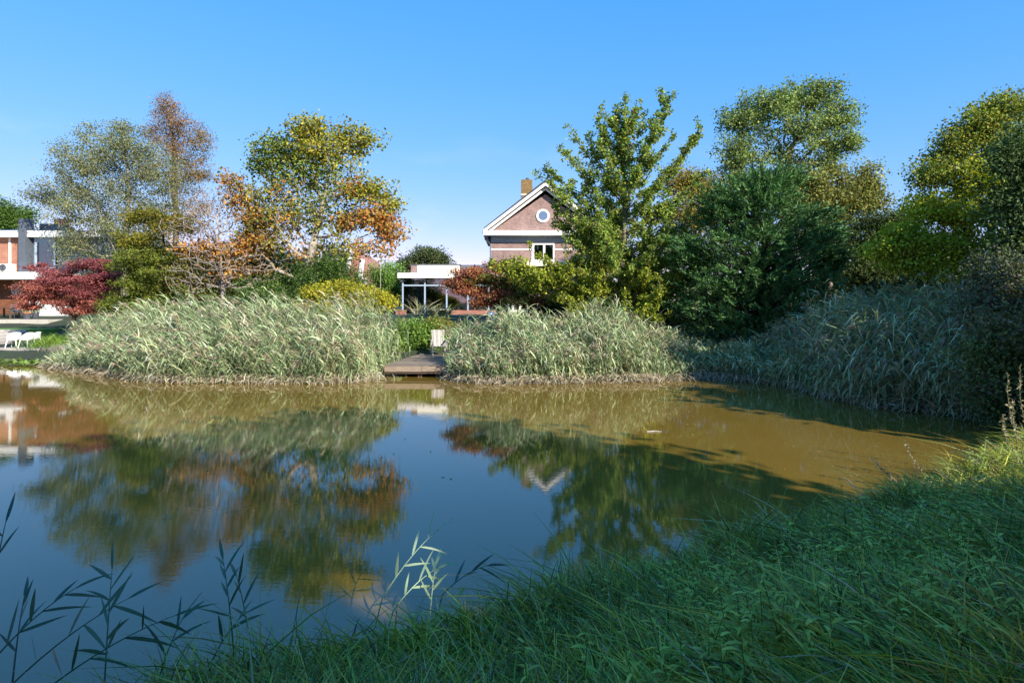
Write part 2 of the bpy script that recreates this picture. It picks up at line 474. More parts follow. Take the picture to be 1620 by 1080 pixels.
# ------------------------------------------------------------------ main brick house with gable
def main_house():
    D = 53.0
    k = D / F
    X = lambda px: (px - 810) * k
    Z = lambda py: CAMH - (py - YH) * k
    xl, xr, xc = X(777), X(948), X(862.5)
    z_e, z_a, zb = Z(366), Z(293), 1.7
    h = thing('brick_house', 'purple brick house with a white trimmed gable and a round window', 'house', (xc, D, zb))
    y0, y1 = D, D + 12.0
    sl = (z_a - z_e) / (xc - X(768))
    zw = z_e - 0.05
    # walls, with the gable triangle
    w = MB(); w.prism([(xl, zb), (xr, zb), (xr, zw), (xc, zw + (xc - xl) * sl - 0.35), (xl, zw)], 'y', y0, y1)
    wall = w.build('wall', M['brick_purple'], h)
    # roof: two slabs with a tile surface, overhanging at the front
    xe_l, xe_r = X(766), X(959)
    ov = 0.75
    r = MB()
    for xe in (xe_l, xe_r):
        r.prism([(xe, z_e), (xc, z_a + 0.1), (xc, z_a + 0.34), (xe, z_e + 0.22)], 'y', y0 - ov, y1 + 0.4)
    roof = r.build('roof', M['roof'], h)
    # white verge boards, in two steps
    for i, (dy, dz, th) in enumerate(((ov + 0.03, 0.0, 0.28), (ov - 0.42, -0.36, 0.22))):
        for xe in (xe_l, xe_r):
            v = MB(); v.prism([(xe, z_e + dz + 0.1), (xc, z_a + dz + 0.12), (xc, z_a + dz + 0.12 - th), (xe, z_e + dz + 0.1 - th)], 'y', y0 - dy, y0 - dy + 0.10)
            v.build('verge_board', M['white'], h)
    # soffit under the overhang
    for xe in (xe_l, xe_r):
        s = MB(); s.prism([(xe, z_e - 0.12), (xc, z_a - 0.10), (xc, z_a + 0.06), (xe, z_e + 0.04)], 'y', y0 - ov + 0.08, y0 - 0.004)
        s.build('soffit', M['white'], h)
    # horizontal white cornice and grey frieze under it
    box('cornice', M['white'], h, xe_l - 0.05, xe_r + 0.05, y0 - ov - 0.1, y0 - 0.003, z_e - 0.40, z_e - 0.02)
    box('frieze', M['grey'], h, xl - 0.03, xr + 0.03, y0 - 0.06, y0 - 0.002, Z(383.5), z_e - 0.40)
    for side, xg in ((1, xe_l), (-1, xe_r)):
        box('gutter', M['white'], h, min(xg - 0.12 * side, xg + 0.1 * side), max(xg - 0.12 * side, xg + 0.1 * side), y0 - ov + 0.2, y1, z_e - 0.2, z_e)
    MB().tube([(xe_l + 0.05, y0 - 0.4, z_e - 0.4), (xe_l + 0.1, y0 - 0.35, z_e - 0.75), (xl - 0.06, y0 - 0.08, z_e - 1.05), (xl - 0.06, y0 - 0.08, zb)], 0.045, 6).build('downpipe', M['pipe'], h)
    # string courses
    box('string_course', M['white'], h, xl - 0.01, X(842) - 0.02, y0 - 0.03, y0 - 0.001, Z(395.5), Z(393.5))
    box('string_course', M['white'], h, X(877) + 0.02, xr + 0.01, y0 - 0.03, y0 - 0.001, Z(395.5), Z(393.5))
    # round window
    cz, cx = Z(341.5), X(859)
    rw = MB(); n = 32; v = []
    for (ra, yy) in ((0.56, y0 - 0.001), (0.56, y0 - 0.09), (0.39, y0 - 0.09), (0.39, y0 - 0.001)):
        v += [(cx + ra * math.cos(2 * math.pi * i / n), yy, cz + ra * math.sin(2 * math.pi * i / n)) for i in range(n)]
    rw.add(v, [(a * n + i, a * n + (i + 1) % n, (a + 1) * n + (i + 1) % n, (a + 1) * n + i) for a in range(3) for i in range(n)])
    wf = rw.build('round_window', M['white'], h)
    p = MB(); p.add([(cx + 0.4 * math.cos(2 * math.pi * i / n), y0 - 0.02, cz + 0.4 * math.sin(2 * math.pi * i / n)) for i in range(n)], [tuple(range(n))])
    p.build('pane', M['blue_glass'], wf)

    def window(px0, px1, py0, py1, mull):
        x0, x1, z1, z0 = X(px0), X(px1), Z(py0), Z(py1)
        box('window_recess', M['dark'], h, x0 + 0.02, x1 - 0.02, y0 - 0.012, y0 - 0.004, z0 + 0.02, z1 - 0.02)
        f = MB(); t = 0.12
        f.box(x0, x0 + t + 0.1, y0 - 0.08, y0 - 0.014, z0, z1); f.box(x1 - t, x1, y0 - 0.08, y0 - 0.014, z0, z1)
        f.box(x0 + t + 0.1, x1 - t, y0 - 0.08, y0 - 0.014, z1 - t, z1); f.box(x0 + t + 0.1, x1 - t, y0 - 0.08, y0 - 0.014, z0, z0 + t * 0.7)
        xs = [x0 + t + 0.1]
        for m_ in mull:
            xm = x0 + (x1 - x0) * m_
            f.box(xm - 0.09, xm + 0.09, y0 - 0.085, y0 - 0.014, z0 + t * 0.7, z1 - t); xs += [xm - 0.09, xm + 0.09]
        xs.append(x1 - t)
        wo = f.build('window', M['white'], h)
        for a, b in zip(xs[::2], xs[1::2]):
            box('pane', M['glass'], wo, a, b, y0 - 0.045, y0 - 0.03, z0 + t * 0.7, z1 - t)
        box('window_sill', M['white'], h, x0 - 0.1, x1 + 0.1, y0 - 0.16, y0 - 0.002, z0 - 0.13, z0 - 0.01)
    window(841, 877, 385, 412, [0.55])
    window(800, 835, 462, 492, [0.33, 0.66]); window(865, 905, 462, 492, [0.5])
    box('canopy', M['cream'], h, X(815), X(905), y0 - 1.2, y0 - 0.002, Z(422), Z(414.5))
    # chimney, lichen-stained at the top
    ch = MB(); cx0, cx1 = 0.85, 1.82
    ch.box(cx0, cx1, y0 + 4.0, y0 + 4.95, 10.2, 12.45)
    cho = ch.build('chimney', M['brick_purple'], h)
    box('chimney_band', M['cream'], cho, cx0 - 0.04, cx1 + 0.04, y0 + 3.96, y0 + 4.99, 12.45, 12.55)
    box('chimney_top', M['lichen'], cho, cx0 - 0.02, cx1 + 0.02, y0 + 3.98, y0 + 4.97, 12.55, 13.85)
    MB().lathe((1.4, y0 + 4.5, 13.85), [(0.13, 0), (0.13, 0.14), (0.17, 0.16), (0.15, 0.24)], 10).build('chimney_pot', M['pipe'], cho)


main_house()


def conservatory():
    D = 46.0
    k = D / F
    X = lambda px: (px - 810) * k
    Z = lambda py: CAMH - (py - YH) * k
    zf = 1.9
    xl, xr = X(636), X(806)
    t = thing('conservatory', 'flat roofed glass garden room with white fascia beside the brick house', 'garden room', ((xl + xr) / 2, D, zf))
    y0, y1 = D, D + 6.6
    box('fascia', M['white'], t, xl - 0.25, xr, y0 - 0.45, y1, Z(440), Z(432))
    box('floor', M['paving'], t, xl - 0.1, xr, y0 - 0.1, y1, zf - 0.3, zf)
    box('back_wall', M['dark'], t, xl, xr, y1 - 0.3, y1 - 0.05, zf, Z(440) - 0.003)
    box('side_wall', M['brick_purple'], t, xl - 0.02, xl + 0.2, y0 + 2.5, y1 - 0.3, zf, Z(440) - 0.003)
    zt, ztr = Z(440) - 0.004, Z(452.5)
    xs = [xl, X(671), X(705.5), X(739), X(772), xr - 0.1]
    for x in xs:
        box('mullion', M['steel'], t, x, x + 0.11, y0, y0 + 0.1, zf, zt)
    for a, b in zip(xs[:-1], xs[1:]):
        box('transom', M['steel'], t, a + 0.11, b, y0 + 0.01, y0 + 0.09, ztr, ztr + 0.10)
        box('pane', M['glass'], t, a + 0.11, b, y0 + 0.04, y0 + 0.055, ztr + 0.10, zt)
        box('pane', M['glass'], t, a + 0.11, b, y0 + 0.04, y0 + 0.055, zf + 0.06, ztr)
        box('bottom_rail', M['steel'], t, a + 0.11, b, y0 + 0.015, y0 + 0.085, zf, zf + 0.06)
    for i in range(5):       # pane side of the room
        pass
    box('pane', M['glass'], t, xl + 0.03, xl + 0.045, y0 + 0.1, y0 + 2.5, zf + 0.06, zt)
    # things seen through the glass
    cu = MB()
    for i in range(7): cu.lathe((xl + 0.9 + 0.12 * i, y0 + 0.9, zf), [(0.075, 0.02), (0.06, 2.2)], 8)
    cu.build('curtain', M['curtain'], t)
    box('inner_door', M['grey'], t, xl + 3.6, xl + 4.5, y1 - 0.4, y1 - 0.33, zf, zf + 2.1)
    # raised roof block behind the fascia
    box('roof_block', M['cream'], t, X(661) * 1.04, X(727) * 1.04, y0 + 1.6, y1 - 0.1, Z(432) + 0.002, Z(432) + 0.68)
    box('roof_end', M['brick_purple'], t, X(651) * 1.04, X(661) * 1.04 - 0.005, y0 + 1.62, y1 - 0.1, Z(432) + 0.002, Z(432) + 0.64)
    box('roof_edge', M['pipe'], t, X(650) * 1.04, X(727) * 1.04 + 0.1, y0 + 1.55, y1 - 0.05, Z(432) + 0.685, Z(432) + 0.74)
    box('dark_parapet', M['slate'], t, X(727) * 1.04 + 0.11, xr, y0 + 2.0, y1 - 0.1, Z(432) + 0.002, Z(432) + 0.72)


conservatory()

# garden walls and furniture by the garden room
w = MB(); a, b = P(705, 490, 44), P(800, 490, 44)
w.box(a[0], b[0], 44, 44.25, 1.2, 2.25)
tag(w.build('garden_wall', M['brick_red']), 'low red brick garden wall running behind the middle reeds', 'wall')
w = MB(); a, b = P(626, 490, 43.5), P(641, 490, 43.5)
w.box(a[0], b[0], 43.5, 44.0, 1.0, 2.2); w.box(a[0] - 0.04, b[0] + 0.04, 43.46, 44.04, 2.203, 2.27)
tag(w.build('brick_pier', M['brick_red']), 'short red brick pier left of the garden room terrace', 'pier')


def garden_bench():
    c = P(684, 490, 43.0)
    t = thing('garden_table', 'low grey garden table on the terrace before the glass room', 'table', (c[0], 43.0, 1.55))
    z = 2.28
    for i in range(5):
        box('slat', M['wood_grey'], t, c[0] - 1.3, c[0] + 1.3, 42.6 + 0.17 * i, 42.75 + 0.17 * i, z, z + 0.05)
    for sx in (-1.15, 1.15):
        for sy in (42.68, 43.3):
            box('leg', M['wood_grey'], t, c[0] + sx - 0.04, c[0] + sx + 0.04, sy - 0.04, sy + 0.04, 1.5, z - 0.002)


garden_bench()
g = MB(); c = P(776, 498.5, 41.5)
g.lathe((c[0], c[1], 1.4), [(0.10, 0), (0.07, 0.15), (0.05, 0.3), (0.10, 0.34), (0.2, 0.42), (0.245, 0.58), (0.2, 0.74), (0.08, 0.82)], 16)
tag(g.build('glazed_globe', M['globe'], smooth=True), 'blue glazed garden globe behind the middle reeds', 'garden ornament')


# ------------------------------------------------------------------ modern house on the left
def left_house():
    D = 45.0
    k = D / F
    X = lambda px: (px - 810) * k
    Z = lambda py: CAMH - (py - YH) * k
    t = thing('flat_roofed_house', 'modern orange brick house with white flat roof edges and dark pillar', 'house', (X(20), D, 1.7))
    xl = X(-120)
    z1, z2, z3, z4 = Z(443), Z(432), Z(376), Z(366)
    box('upper_wall', M['brick_orange'], t, xl, X(39.5), D, D + 8, z2, z3)
    box('corner_trim', M['white'], t, X(37), X(40), D - 0.05, D - 0.002, z2 + 0.003, z3 - 0.003)
    box('downpipe', M['white'], t, X(15), X(18), D - 0.09, D - 0.003, z2 + 0.5, z3 - 0.003)
    box('roof_fascia', M['white'], t, xl, X(41), D - 0.55, D + 8, z3, z4)
    box('roof_fascia', M['white'], t, X(52.2), X(166), D - 0.55, D + 8, z3, z4)
    box('pillar', M['slate'], t, X(41), X(52), D - 0.7, D + 0.1, z2 + 0.003, Z(348))
    box('parapet', M['slate'], t, X(52.2), X(72), D + 0.6, D + 3, z4 + 0.003, Z(352))
    box('chimney', M['brick_red'], t, X(76) * 1.06, X(90) * 1.06, D + 3.3, D + 4.2, z4 + 0.003, Z(343) + 0.3)
    box('upper_wall', M['slate'], t, X(52.2), X(56), D, D + 8, z2 + 0.003, z3 - 0.003)
    box('upper_wall', M['grey'], t, X(88.5), X(160), D + 0.1, D + 8, z2 + 0.003, z3 - 0.003)
    # corner window
    f = MB(); x0, x1, za, zb2 = X(56), X(88.5), Z(425), z3 - 0.003
    f.box(x0, x0 + 0.16, D - 0.1, D, za, zb2); f.box(x1 - 0.1, x1, D - 0.1, D, za, zb2); f.box(x0 + 0.16, x1 - 0.1, D - 0.1, D, zb2 - 0.34, zb2); f.box(x0 + 0.16, x1 - 0.1, D - 0.1, D, za, za + 0.08)
    wf = f.build('window', M['steel'], t)
    box('pane', M['glass'], wf, x0 + 0.16, x1 - 0.1, D - 0.06, D - 0.045, za + 0.08, zb2 - 0.34)
    box('room', M['dark'], t, x0 + 0.02, x1 - 0.02, D + 3.0, D + 3.1, z2 + 0.01, z3 - 0.01)
    cu = MB(); cu.prism([(x0 + 0.2, za), (x0 + 0.75, za), (x0 + 0.2, za + 1.1)], 'y', D + 0.3, D + 0.36); cu.build('curtain', M['white'], t)
    box('lower_sill', M['grey'], t, x0, x1, D, D + 0.3, z2 + 0.003, za)
    # lower canopy and ground floor, its shade put into the brick colour
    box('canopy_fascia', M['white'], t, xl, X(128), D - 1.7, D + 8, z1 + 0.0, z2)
    box('lower_wall', M['brick_shaded'], t, xl, X(128), D + 0.1, D + 8, 1.6, z1 - 0.003)
    # solar panels on the roof
    s = MB(); s.prism([(D + 0.4, z4 + 0.06), (D + 2.4, z4 + 0.36), (D + 2.4, z4 + 0.41), (D + 0.4, z4 + 0.11)], 'x', xl + 2, X(38)); s.build('solar_panel', M['solar'], t)
    # round wall ornament
    o = MB(); c = (X(26), D + 0.04, Z(458)); n = 20
    for i in range(n):
        a0, a1 = 2 * math.pi * i / n, 2 * math.pi * (i + 1) / n
        o.beam((c[0] + 0.36 * math.cos(a0), c[1], c[2] + 0.42 * math.sin(a0)), (c[0] + 0.36 * math.cos(a1), c[1], c[2] + 0.42 * math.sin(a1)), 0.06, 0.06, (0, 1, 0))
    for i in range(6):
        a0 = math.pi * i / 6
        o.beam((c[0] - 0.33 * math.cos(a0), c[1], c[2] - 0.4 * math.sin(a0)), (c[0] + 0.33 * math.cos(a0), c[1], c[2] + 0.4 * math.sin(a0)), 0.05, 0.04, (0, 1, 0))
    tag(o.build('wall_ornament', M['ac']), 'round openwork metal ornament on the shade-coloured brick wall', 'wall ornament')
    # air conditioner standing on the lower roof
    ac = thing('air_conditioner', 'white outdoor air conditioner unit standing on the lower flat roof', 'air conditioner', (X(22), D - 0.5, z2))
    x0, x1, za, zb2 = X(10), X(33), z2 + 0.08, z2 + 0.62
    box('casing', M['ac'], ac, x0, x1, D - 0.75, D - 0.4, za, zb2)
    gm = MB(); gm.lathe((x0 + 0.36, D - 0.79, (za + zb2) / 2), [(0.23, 0), (0.23, 0.037)], 24, 'y'); gr = gm.build('fan_grille', M['black'], ac)
    for rr in (0.08, 0.15, 0.22):
        m = MB(); n = 24
        for i in range(n):
            a0, a1 = 2 * math.pi * i / n, 2 * math.pi * (i + 1) / n
            m.beam((x0 + 0.36 + rr * math.cos(a0), D - 0.8, (za + zb2) / 2 + rr * math.sin(a0)), (x0 + 0.36 + rr * math.cos(a1), D - 0.8, (za + zb2) / 2 + rr * math.sin(a1)), 0.012, 0.012, (0, 1, 0))
        m.build('grille_ring', M['grey'], gr)
    for x in (x0 + 0.12, x1 - 0.12): box('foot', M['black'], ac, x - 0.05, x + 0.05, D - 0.75, D - 0.4, z2 + 0.003, za - 0.003)


left_house()

# terrace, lawn and deck on the left
T0 = thing('terrace', 'pale stone terrace edge before the orange brick house', 'terrace', tuple(P(20, 505, 40)[:2]) + (1.3,))
xa, xb = P(-120, 505, 40)[0], P(82, 505, 40)[0]
n_sl = 9
for i in range(n_sl):
    x0 = xa + (xb - xa) * i / n_sl; x1 = xa + (xb - xa) * (i + 1) / n_sl
    box('kerb_stone', M['paving'], T0, x0, x1 - 0.015, 39.7, 40.15, 1.2, 1.72)
box('paving', M['paving'], T0, xa, xb, 40.16, 44.9, 1.3, 1.70)
a = P(-120, 515, 37)[0]; b = P(75, 515, 37)[0]
tag(MB().box(a, b, 36.4, 39.69, 0.6, 1.22).build('lawn', M['lawn']), kind='structure')
wl_ = MB().box(P(45, 500, 42.5)[0], P(108, 500, 42.5)[0], 42.5, 42.7, 1.705, 2.85)
tag(wl_.build('white_wall', M['white']), 'low white garden wall behind the red maple', 'wall')

ST = thing('deck_steps', 'broad wooden steps going up from the deck at the left edge', 'steps', (P(0, 540, 35)[0], 35, 0.4))
for i in range(5):
    box('tread', M['wood_grey'], ST, P(-90, 0, 35)[0], P(15, 0, 35)[0], 34.9 + 0.32 * i, 34.9 + 0.32 * i + 0.31, 0.46 + 0.155 * i, 0.46 + 0.155 * (i + 1) - 0.01)

DK = thing('waterside_deck', 'pale timber deck on posts at the left waterside', 'deck', (P(20, 550, 33)[0], 33, 0))
xa, xb = P(-150, 0, 33)[0], P(92, 0, 33)[0]
for i in range(13):
    y = 32.75 + 0.165 * i
    box('plank', M['wood_deck'], DK, xa, xb, y, y + 0.155, 0.36, 0.40)
box('edge_beam', M['wood_deck'], DK, xa, xb, 32.68, 32.745, 0.20, 0.415)
for i in range(2):
    box('skirt_board', M['wood_dock'], DK, xa, xb, 32.98, 33.02, -0.05 + 0.19 * i, 0.13 + 0.19 * i)
for px in (-60, -10, 18, 60):
    x = P(px, 0, 33)[0]
    box('post', M['wood_grey'], DK, x - 0.06, x + 0.06, 32.80, 32.92, -0.7, 0.355)


def tub_chair(x, y, z, rot, label):
    """moulded white tub chair: wrap-round shell and four splayed legs"""
    t = thing('tub_chair', label, 'chair', (x, y, z), 'white tub chairs on the deck')
    c, s = math.cos(rot), math.sin(rot)
    R = lambda p: (x + c * p[0] - s * p[1], y + s * p[0] + c * p[1], z + p[2])
    n = 22; v = []; fs = []
    for i in range(n + 1):
        th = math.radians(-210 + 240 * i / n) if False else math.radians(-30 + 240 * i / n)
        ca, sa = math.cos(th), math.sin(th)
        back = sstep(-0.2, 1.0, sa)
        top = 0.62 + 0.17 * back
        for (rr, zz) in ((0.22, 0.42), (0.29, 0.44), (0.31, top), (0.285, top), (0.265, 0.46)):
            v.append(R((rr * ca, rr * sa, zz)))
    for i in range(n):
        for j in range(5):
            a_, b_ = i * 5 + j, i * 5 + (j + 1) % 5
            fs.append((a_, b_, b_ + 5, a_ + 5))
    fs += [(4, 3, 2, 1, 0), tuple(n * 5 + j for j in range(5))]
    m = MB(); m.add(v, fs); m.build('shell', M['plastic'], t, smooth=False)
    m = MB(); m.add([R((0.27 * math.cos(2 * math.pi * i / 20), 0.27 * math.sin(2 * math.pi * i / 20), zz)) for zz in (0.415, 0.45) for i in range(20)],
                    [tuple(range(19, -1, -1)), tuple(range(20, 40))] + [(i, (i + 1) % 20, 20 + (i + 1) % 20, 20 + i) for i in range(20)])
    m.build('seat', M['plastic'], t)
    for sx in (-1, 1):
        for sy in (-1, 1):
            MB().tube([R((sx * 0.2, sy * 0.2, 0.43)), R((sx * 0.27, sy * 0.27, 0))], [0.03, 0.022], 8).build('leg', M['plastic'], t)


for px, d, r, lb in ((22, 33.6, 0.15, 'leftmost white plastic tub chair on the waterside deck'), (43, 33.55, -0.1, 'middle white plastic tub chair on the waterside deck'),
                     (54, 34.3, -0.5, 'rearmost white plastic tub chair beside the leafy grasses')):
    tub_chair(P(px, 0, d)[0], d, 0.40, r, lb)


def terrace_set():
    cx, cy, z = P(14, 0, 41.2)[0], 41.2, 1.70
    t = thing('dining_table', 'dark wooden dining table on the stone terrace', 'table', (cx, cy, z))
    for i in range(6):
        box('slat', M['wood_dark'], t, cx - 0.7, cx + 0.45, cy - 0.45 + 0.15 * i, cy - 0.31 + 0.15 * i, z + 0.71, z + 0.75)
    for sx in (-0.6, 0.38):
        for sy in (-0.36, 0.36):
            box('leg', M['wood_dark'], t, cx + sx - 0.04, cx + sx + 0.04, cy + sy - 0.04, cy + sy + 0.04, z, z + 0.708)
    for dx, dy, rot, lb in ((-1.0, -0.5, 1.5, 'grey terrace chair in front of the dining table'), (0.75, 0.0, -1.57, 'dark terrace chair at the right end of the dining table'),
                            (-0.3, 0.95, 3.14, 'dark terrace chair behind the dining table')):
        q = thing('terrace_chair', lb, 'chair', (cx + dx, cy + dy, z), 'chairs round the terrace table')
        c, s = math.cos(rot), math.sin(rot)
        R = lambda p: (cx + dx + c * p[0] - s * p[1], cy + dy + s * p[0] + c * p[1], z + p[2])
        for sx in (-0.22, 0.22):
            for sy in (-0.22, 0.22):
                MB().tube([R((sx, sy, 0)), R((sx, sy, 0.44))], 0.02, 6).build('leg', M['rattan'], q)
        m = MB(); m.beam(R((0, -0.26, 0.46)), R((0, 0.26, 0.46)), 0.52, 0.06); m.build('seat', M['rattan'], q)
        m = MB(); m.beam(R((0, -0.24, 0.5)), R((0, -0.36, 0.95)), 0.52, 0.05, R((0, 1, 0))); m.build('backrest', M['rattan'], q)
        for sx in (-0.27, 0.27):
            m = MB(); m.beam(R((sx, -0.26, 0.66)), R((sx, 0.22, 0.66)), 0.05, 0.05); m.build('armrest', M['rattan'], q)


terrace_set()


def flat_plank_dock():
    t = thing('plank_dock', 'weathered plank dock on posts between the two big reed beds', 'dock', (P(665, 0, 24)[0], 24, 0))
    rng = RNG(5)
    zt = 0.44
    y = 23.55
    i = 0
    while y < 29.3:
        f = (y - 23.5) / 5.8
        xl = P(606 + 26 * f, 0, 23.6)[0] + rng.uniform(-0.05, 0.05) + 0.9 * max(0, 0.12 - f)
        xr = P(745, 0, 23.6)[0] + rng.uniform(-0.05, 0.05)
        dz = rng.uniform(-0.006, 0.006)
        box('plank', M['wood_dock'], t, xl, xr, y, y + 0.165, zt - 0.04 + dz, zt + dz)
        y += 0.178; i += 1
    xl, xr = P(607, 0, 23.6)[0], P(745, 0, 23.6)[0]
    box('edge_board', M['wood_dock'], t, xl + 0.05, (xl + xr) / 2 - 0.2, 23.48, 23.535, zt - 0.22, zt - 0.03)
    box('edge_board', M['wood_dock'], t, (xl + xr) / 2 - 0.19, xr, 23.485, 23.54, zt - 0.215, zt - 0.025)
    box('edge_board', M['wood_dark'], t, xl + 0.02, xr, 23.545, 23.6, zt - 0.30, zt - 0.05)
    for px in (614, 640, 660, 667, 690, 715):
        x = P(px, 0, 23.7)[0] + rng.uniform(-0.05, 0.05)
        MB().tube([(x, 23.72, -0.8), (x + 0.02, 23.72, zt - 0.05)], 0.045, 8).build('post', M['wood_dark'], t)


flat_plank_dock()


def deck_chair(x, y, z, rot, label):
    """weathered garden armchair: tall reclined slatted back, slatted seat, flat arms"""
    t = thing('garden_chair', label, 'chair', (x, y, z), 'weathered chairs on the dock')
    c, s = math.cos(rot), math.sin(rot)
    R = lambda *p: np.array((x + c * p[0] - s * p[1], y + s * p[0] + c * p[1], z + p[2]))
    wv = np.array((c, s, 0))
    for i in range(6):                                   # back slats, leaning away
        u = -0.235 + 0.094 * i
        m = MB(); m.beam(R(u, 0.22, 0.33), R(u * 1.06, 0.62, 1.10), 0.085, 0.02, np.cross(wv, (0, 0.4, 0.77))); m.build('back_slat', M['wood_grey'], t)
    for zz, yy in ((0.42, 0.285), (1.03, 0.605)):
        m = MB(); m.beam(R(-0.28, yy, zz), R(0.28, yy, zz), 0.03, 0.06); m.build('back_rail', M['wood_grey'], t)
    for i in range(5):
        f = i / 4
        m = MB(); m.beam(R(-0.28, -0.30 + 0.5 * f, 0.42 - 0.08 * f), R(0.28, -0.30 + 0.5 * f, 0.42 - 0.08 * f), 0.095, 0.022); m.build('seat_slat', M['wood_grey'], t)
    for sx in (-1, 1):
        m = MB(); m.beam(R(sx * 0.31, -0.32, 0.0), R(sx * 0.31, -0.30, 0.62), 0.05, 0.06, (c, s, 0)); m.build('leg', M['wood_grey'], t)
        m = MB(); m.beam(R(sx * 0.31, 0.45, 0.0), R(sx * 0.31, 0.30, 0.62), 0.05, 0.06, (c, s, 0)); m.build('leg', M['wood_grey'], t)
        m = MB(); m.beam(R(sx * 0.33, -0.40, 0.64), R(sx * 0.33, 0.40, 0.645), 0.10, 0.03); m.build('armrest', M['wood_grey'], t)
        m = MB(); m.beam(R(sx * 0.28, -0.28, 0.38), R(sx * 0.28, 0.36, 0.31), 0.03, 0.07); m.build('side_rail', M['wood_grey'], t)
        m = MB(); m.beam(R(sx * 0.31, -0.31, 0.13), R(sx * 0.31, 0.41, 0.13), 0.03, 0.05); m.build('stretcher', M['wood_grey'], t)


deck_chair(P(695, 0, 28.3)[0], 28.2, 0.445, 0.22, 'weathered grey slatted armchair standing free on the plank dock')
deck_chair(P(736, 0, 27.6)[0], 27.6, 0.445, -0.35, 'second grey slatted chair half hidden by reeds at the dock')


# ------------------------------------------------------------------ a far house seen through the tulip tree
def far_house():
    D = 72.0
    k = D / F
    X = lambda px: (px - 810) * k
    Z = lambda py: CAMH - (py - YH) * k
    t = thing('far_house', 'distant red brick house glimpsed through the yellow orange tree', 'house', (X(558), D, 2))
    xl, xr, xc = X(536), X(581), X(560)
    box('wall', M['brick_red'], t, xl, xr, D, D + 9, 1.9, Z(425))
    g_ = MB(); g_.prism([(xl + 0.9, Z(425) + 0.003), (xr, Z(425) + 0.003), (xr - 0.5, Z(408)), (xc - 0.2, Z(396))], 'y', D + 0.02, D + 8.9); g_.build('gable', M['brick_red'], t)
    r = MB(); r.prism([(xl - 2.5, Z(428)), (xl - 2.0, Z(396)), (xc - 0.4, Z(395)), (xl + 1.2, Z(427))], 'y', D + 1.0, D + 9); r.build('roof', M['roof'], t)
    for a, b in (((xc - 0.2, Z(395)), (X(549), Z(430))), ((X(574), Z(410)), (X(570), Z(440)))):
        m = MB(); m.beam((a[0], D - 0.1, a[1]), (b[0], D - 0.1, b[1]), 0.5, 0.12, (0, 1, 0)); m.build('verge_board', M['white'], t)
    f = MB(); f.box(X(572), X(580), D - 0.5, D - 0.1, Z(452), Z(440)); wo = f.build('dormer_window', M['white'], t)
    box('pane', M['dark'], wo, X(574), X(578), D - 0.53, D - 0.505, Z(450), Z(442))


far_house()
fp = MB(); c = P(602, 0, 42)
fp.tube([(c[0], 42, 1.5), (c[0], 42, P(602, 424, 42)[2])], [0.028, 0.02], 8)
fp.lathe((c[0], 42, P(602, 424, 42)[2]), [(0.03, 0), (0.055, 0.03), (0.05, 0.07), (0.01, 0.1)], 8)
tag(fp.build('garden_pole', M['wood_deck']), 'thin pale pole standing before the round green tree', 'pole')


# ------------------------------------------------------------------ plants: building blocks
def norm(a): return a / np.maximum(np.linalg.norm(a, axis=-1, keepdims=True), 1e-9)


def leaf_quads(pos, along, nrm, L, W, fold=0.18):
    """one folded diamond leaf per position"""
    side = norm(np.cross(along, nrm)); up = norm(np.cross(side, along))
    L = np.broadcast_to(L, (len(pos),))[:, None]; W = np.broadcast_to(W, (len(pos),))[:, None]
    mid = pos + along * L * 0.45
    v = np.stack([pos, mid + side * W * 0.5 + up * W * fold, pos + along * L, mid - side * W * 0.5 + up * W * fold], 1)
    n = len(pos)
    f = np.arange(n * 4).reshape(n, 4)
    return v.reshape(-1, 3), f


def segs_mesh(a, b, ra, rb, n=5):
    """frusta from a to b"""
    d = norm(b - a)
    ref = np.where(np.abs(d[:, 2:3]) > 0.9, np.array([[1.0, 0, 0]]), np.array([[0, 0, 1.0]]))
    s = norm(np.cross(d, ref)); u = np.cross(s, d)
    t = 2 * np.pi * np.arange(n) / n
    ring = s[:, None] * np.cos(t)[None, :, None] + u[:, None] * np.sin(t)[None, :, None]
    v = np.concatenate([a[:, None] + ring * ra[:, None, None], b[:, None] + ring * rb[:, None, None]], 1)
    k = len(a)
    base = (np.arange(k) * 2 * n)[:, None]
    i = np.arange(n)
    f = np.stack([base + i, base + (i + 1) % n, base + n + (i + 1) % n, base + n + i], -1).reshape(-1, 4)
    return v.reshape(-1, 3), f


def ribbons(base, u, bend, L, W, side, seg=3, prof=None, cols=None):
    t = np.linspace(0, 1, seg + 1)
    prof = np.array(prof if prof is not None else 1 - t * 0.97)
    cen = base[:, None] + L[:, None, None] * (t[None, :, None] * u[:, None] + (t ** 2)[None, :, None] * bend[:, None])
    hw = 0.5 * W[:, None] * prof[None]
    v = np.stack([cen - side[:, None] * hw[..., None], cen + side[:, None] * hw[..., None]], 2)      # N, seg+1, 2, 3
    N = len(base)
    o = (np.arange(N) * (seg + 1) * 2)[:, None] + 2 * np.arange(seg)[None]
    f = np.stack([o, o + 1, o + 3, o + 2], -1).reshape(-1, 4)
    c = None if cols is None else np.repeat(cols, (seg + 1) * 2, 0)
    return v.reshape(-1, 3), f, c


def join(parts):
    vs_, fs_, cs_, n = [], [], [], 0
    for v, f, c in parts:
        vs_.append(v); fs_.append(f + n); cs_.append(c); n += len(v)
    return np.concatenate(vs_), np.concatenate(fs_), np.concatenate(cs_)


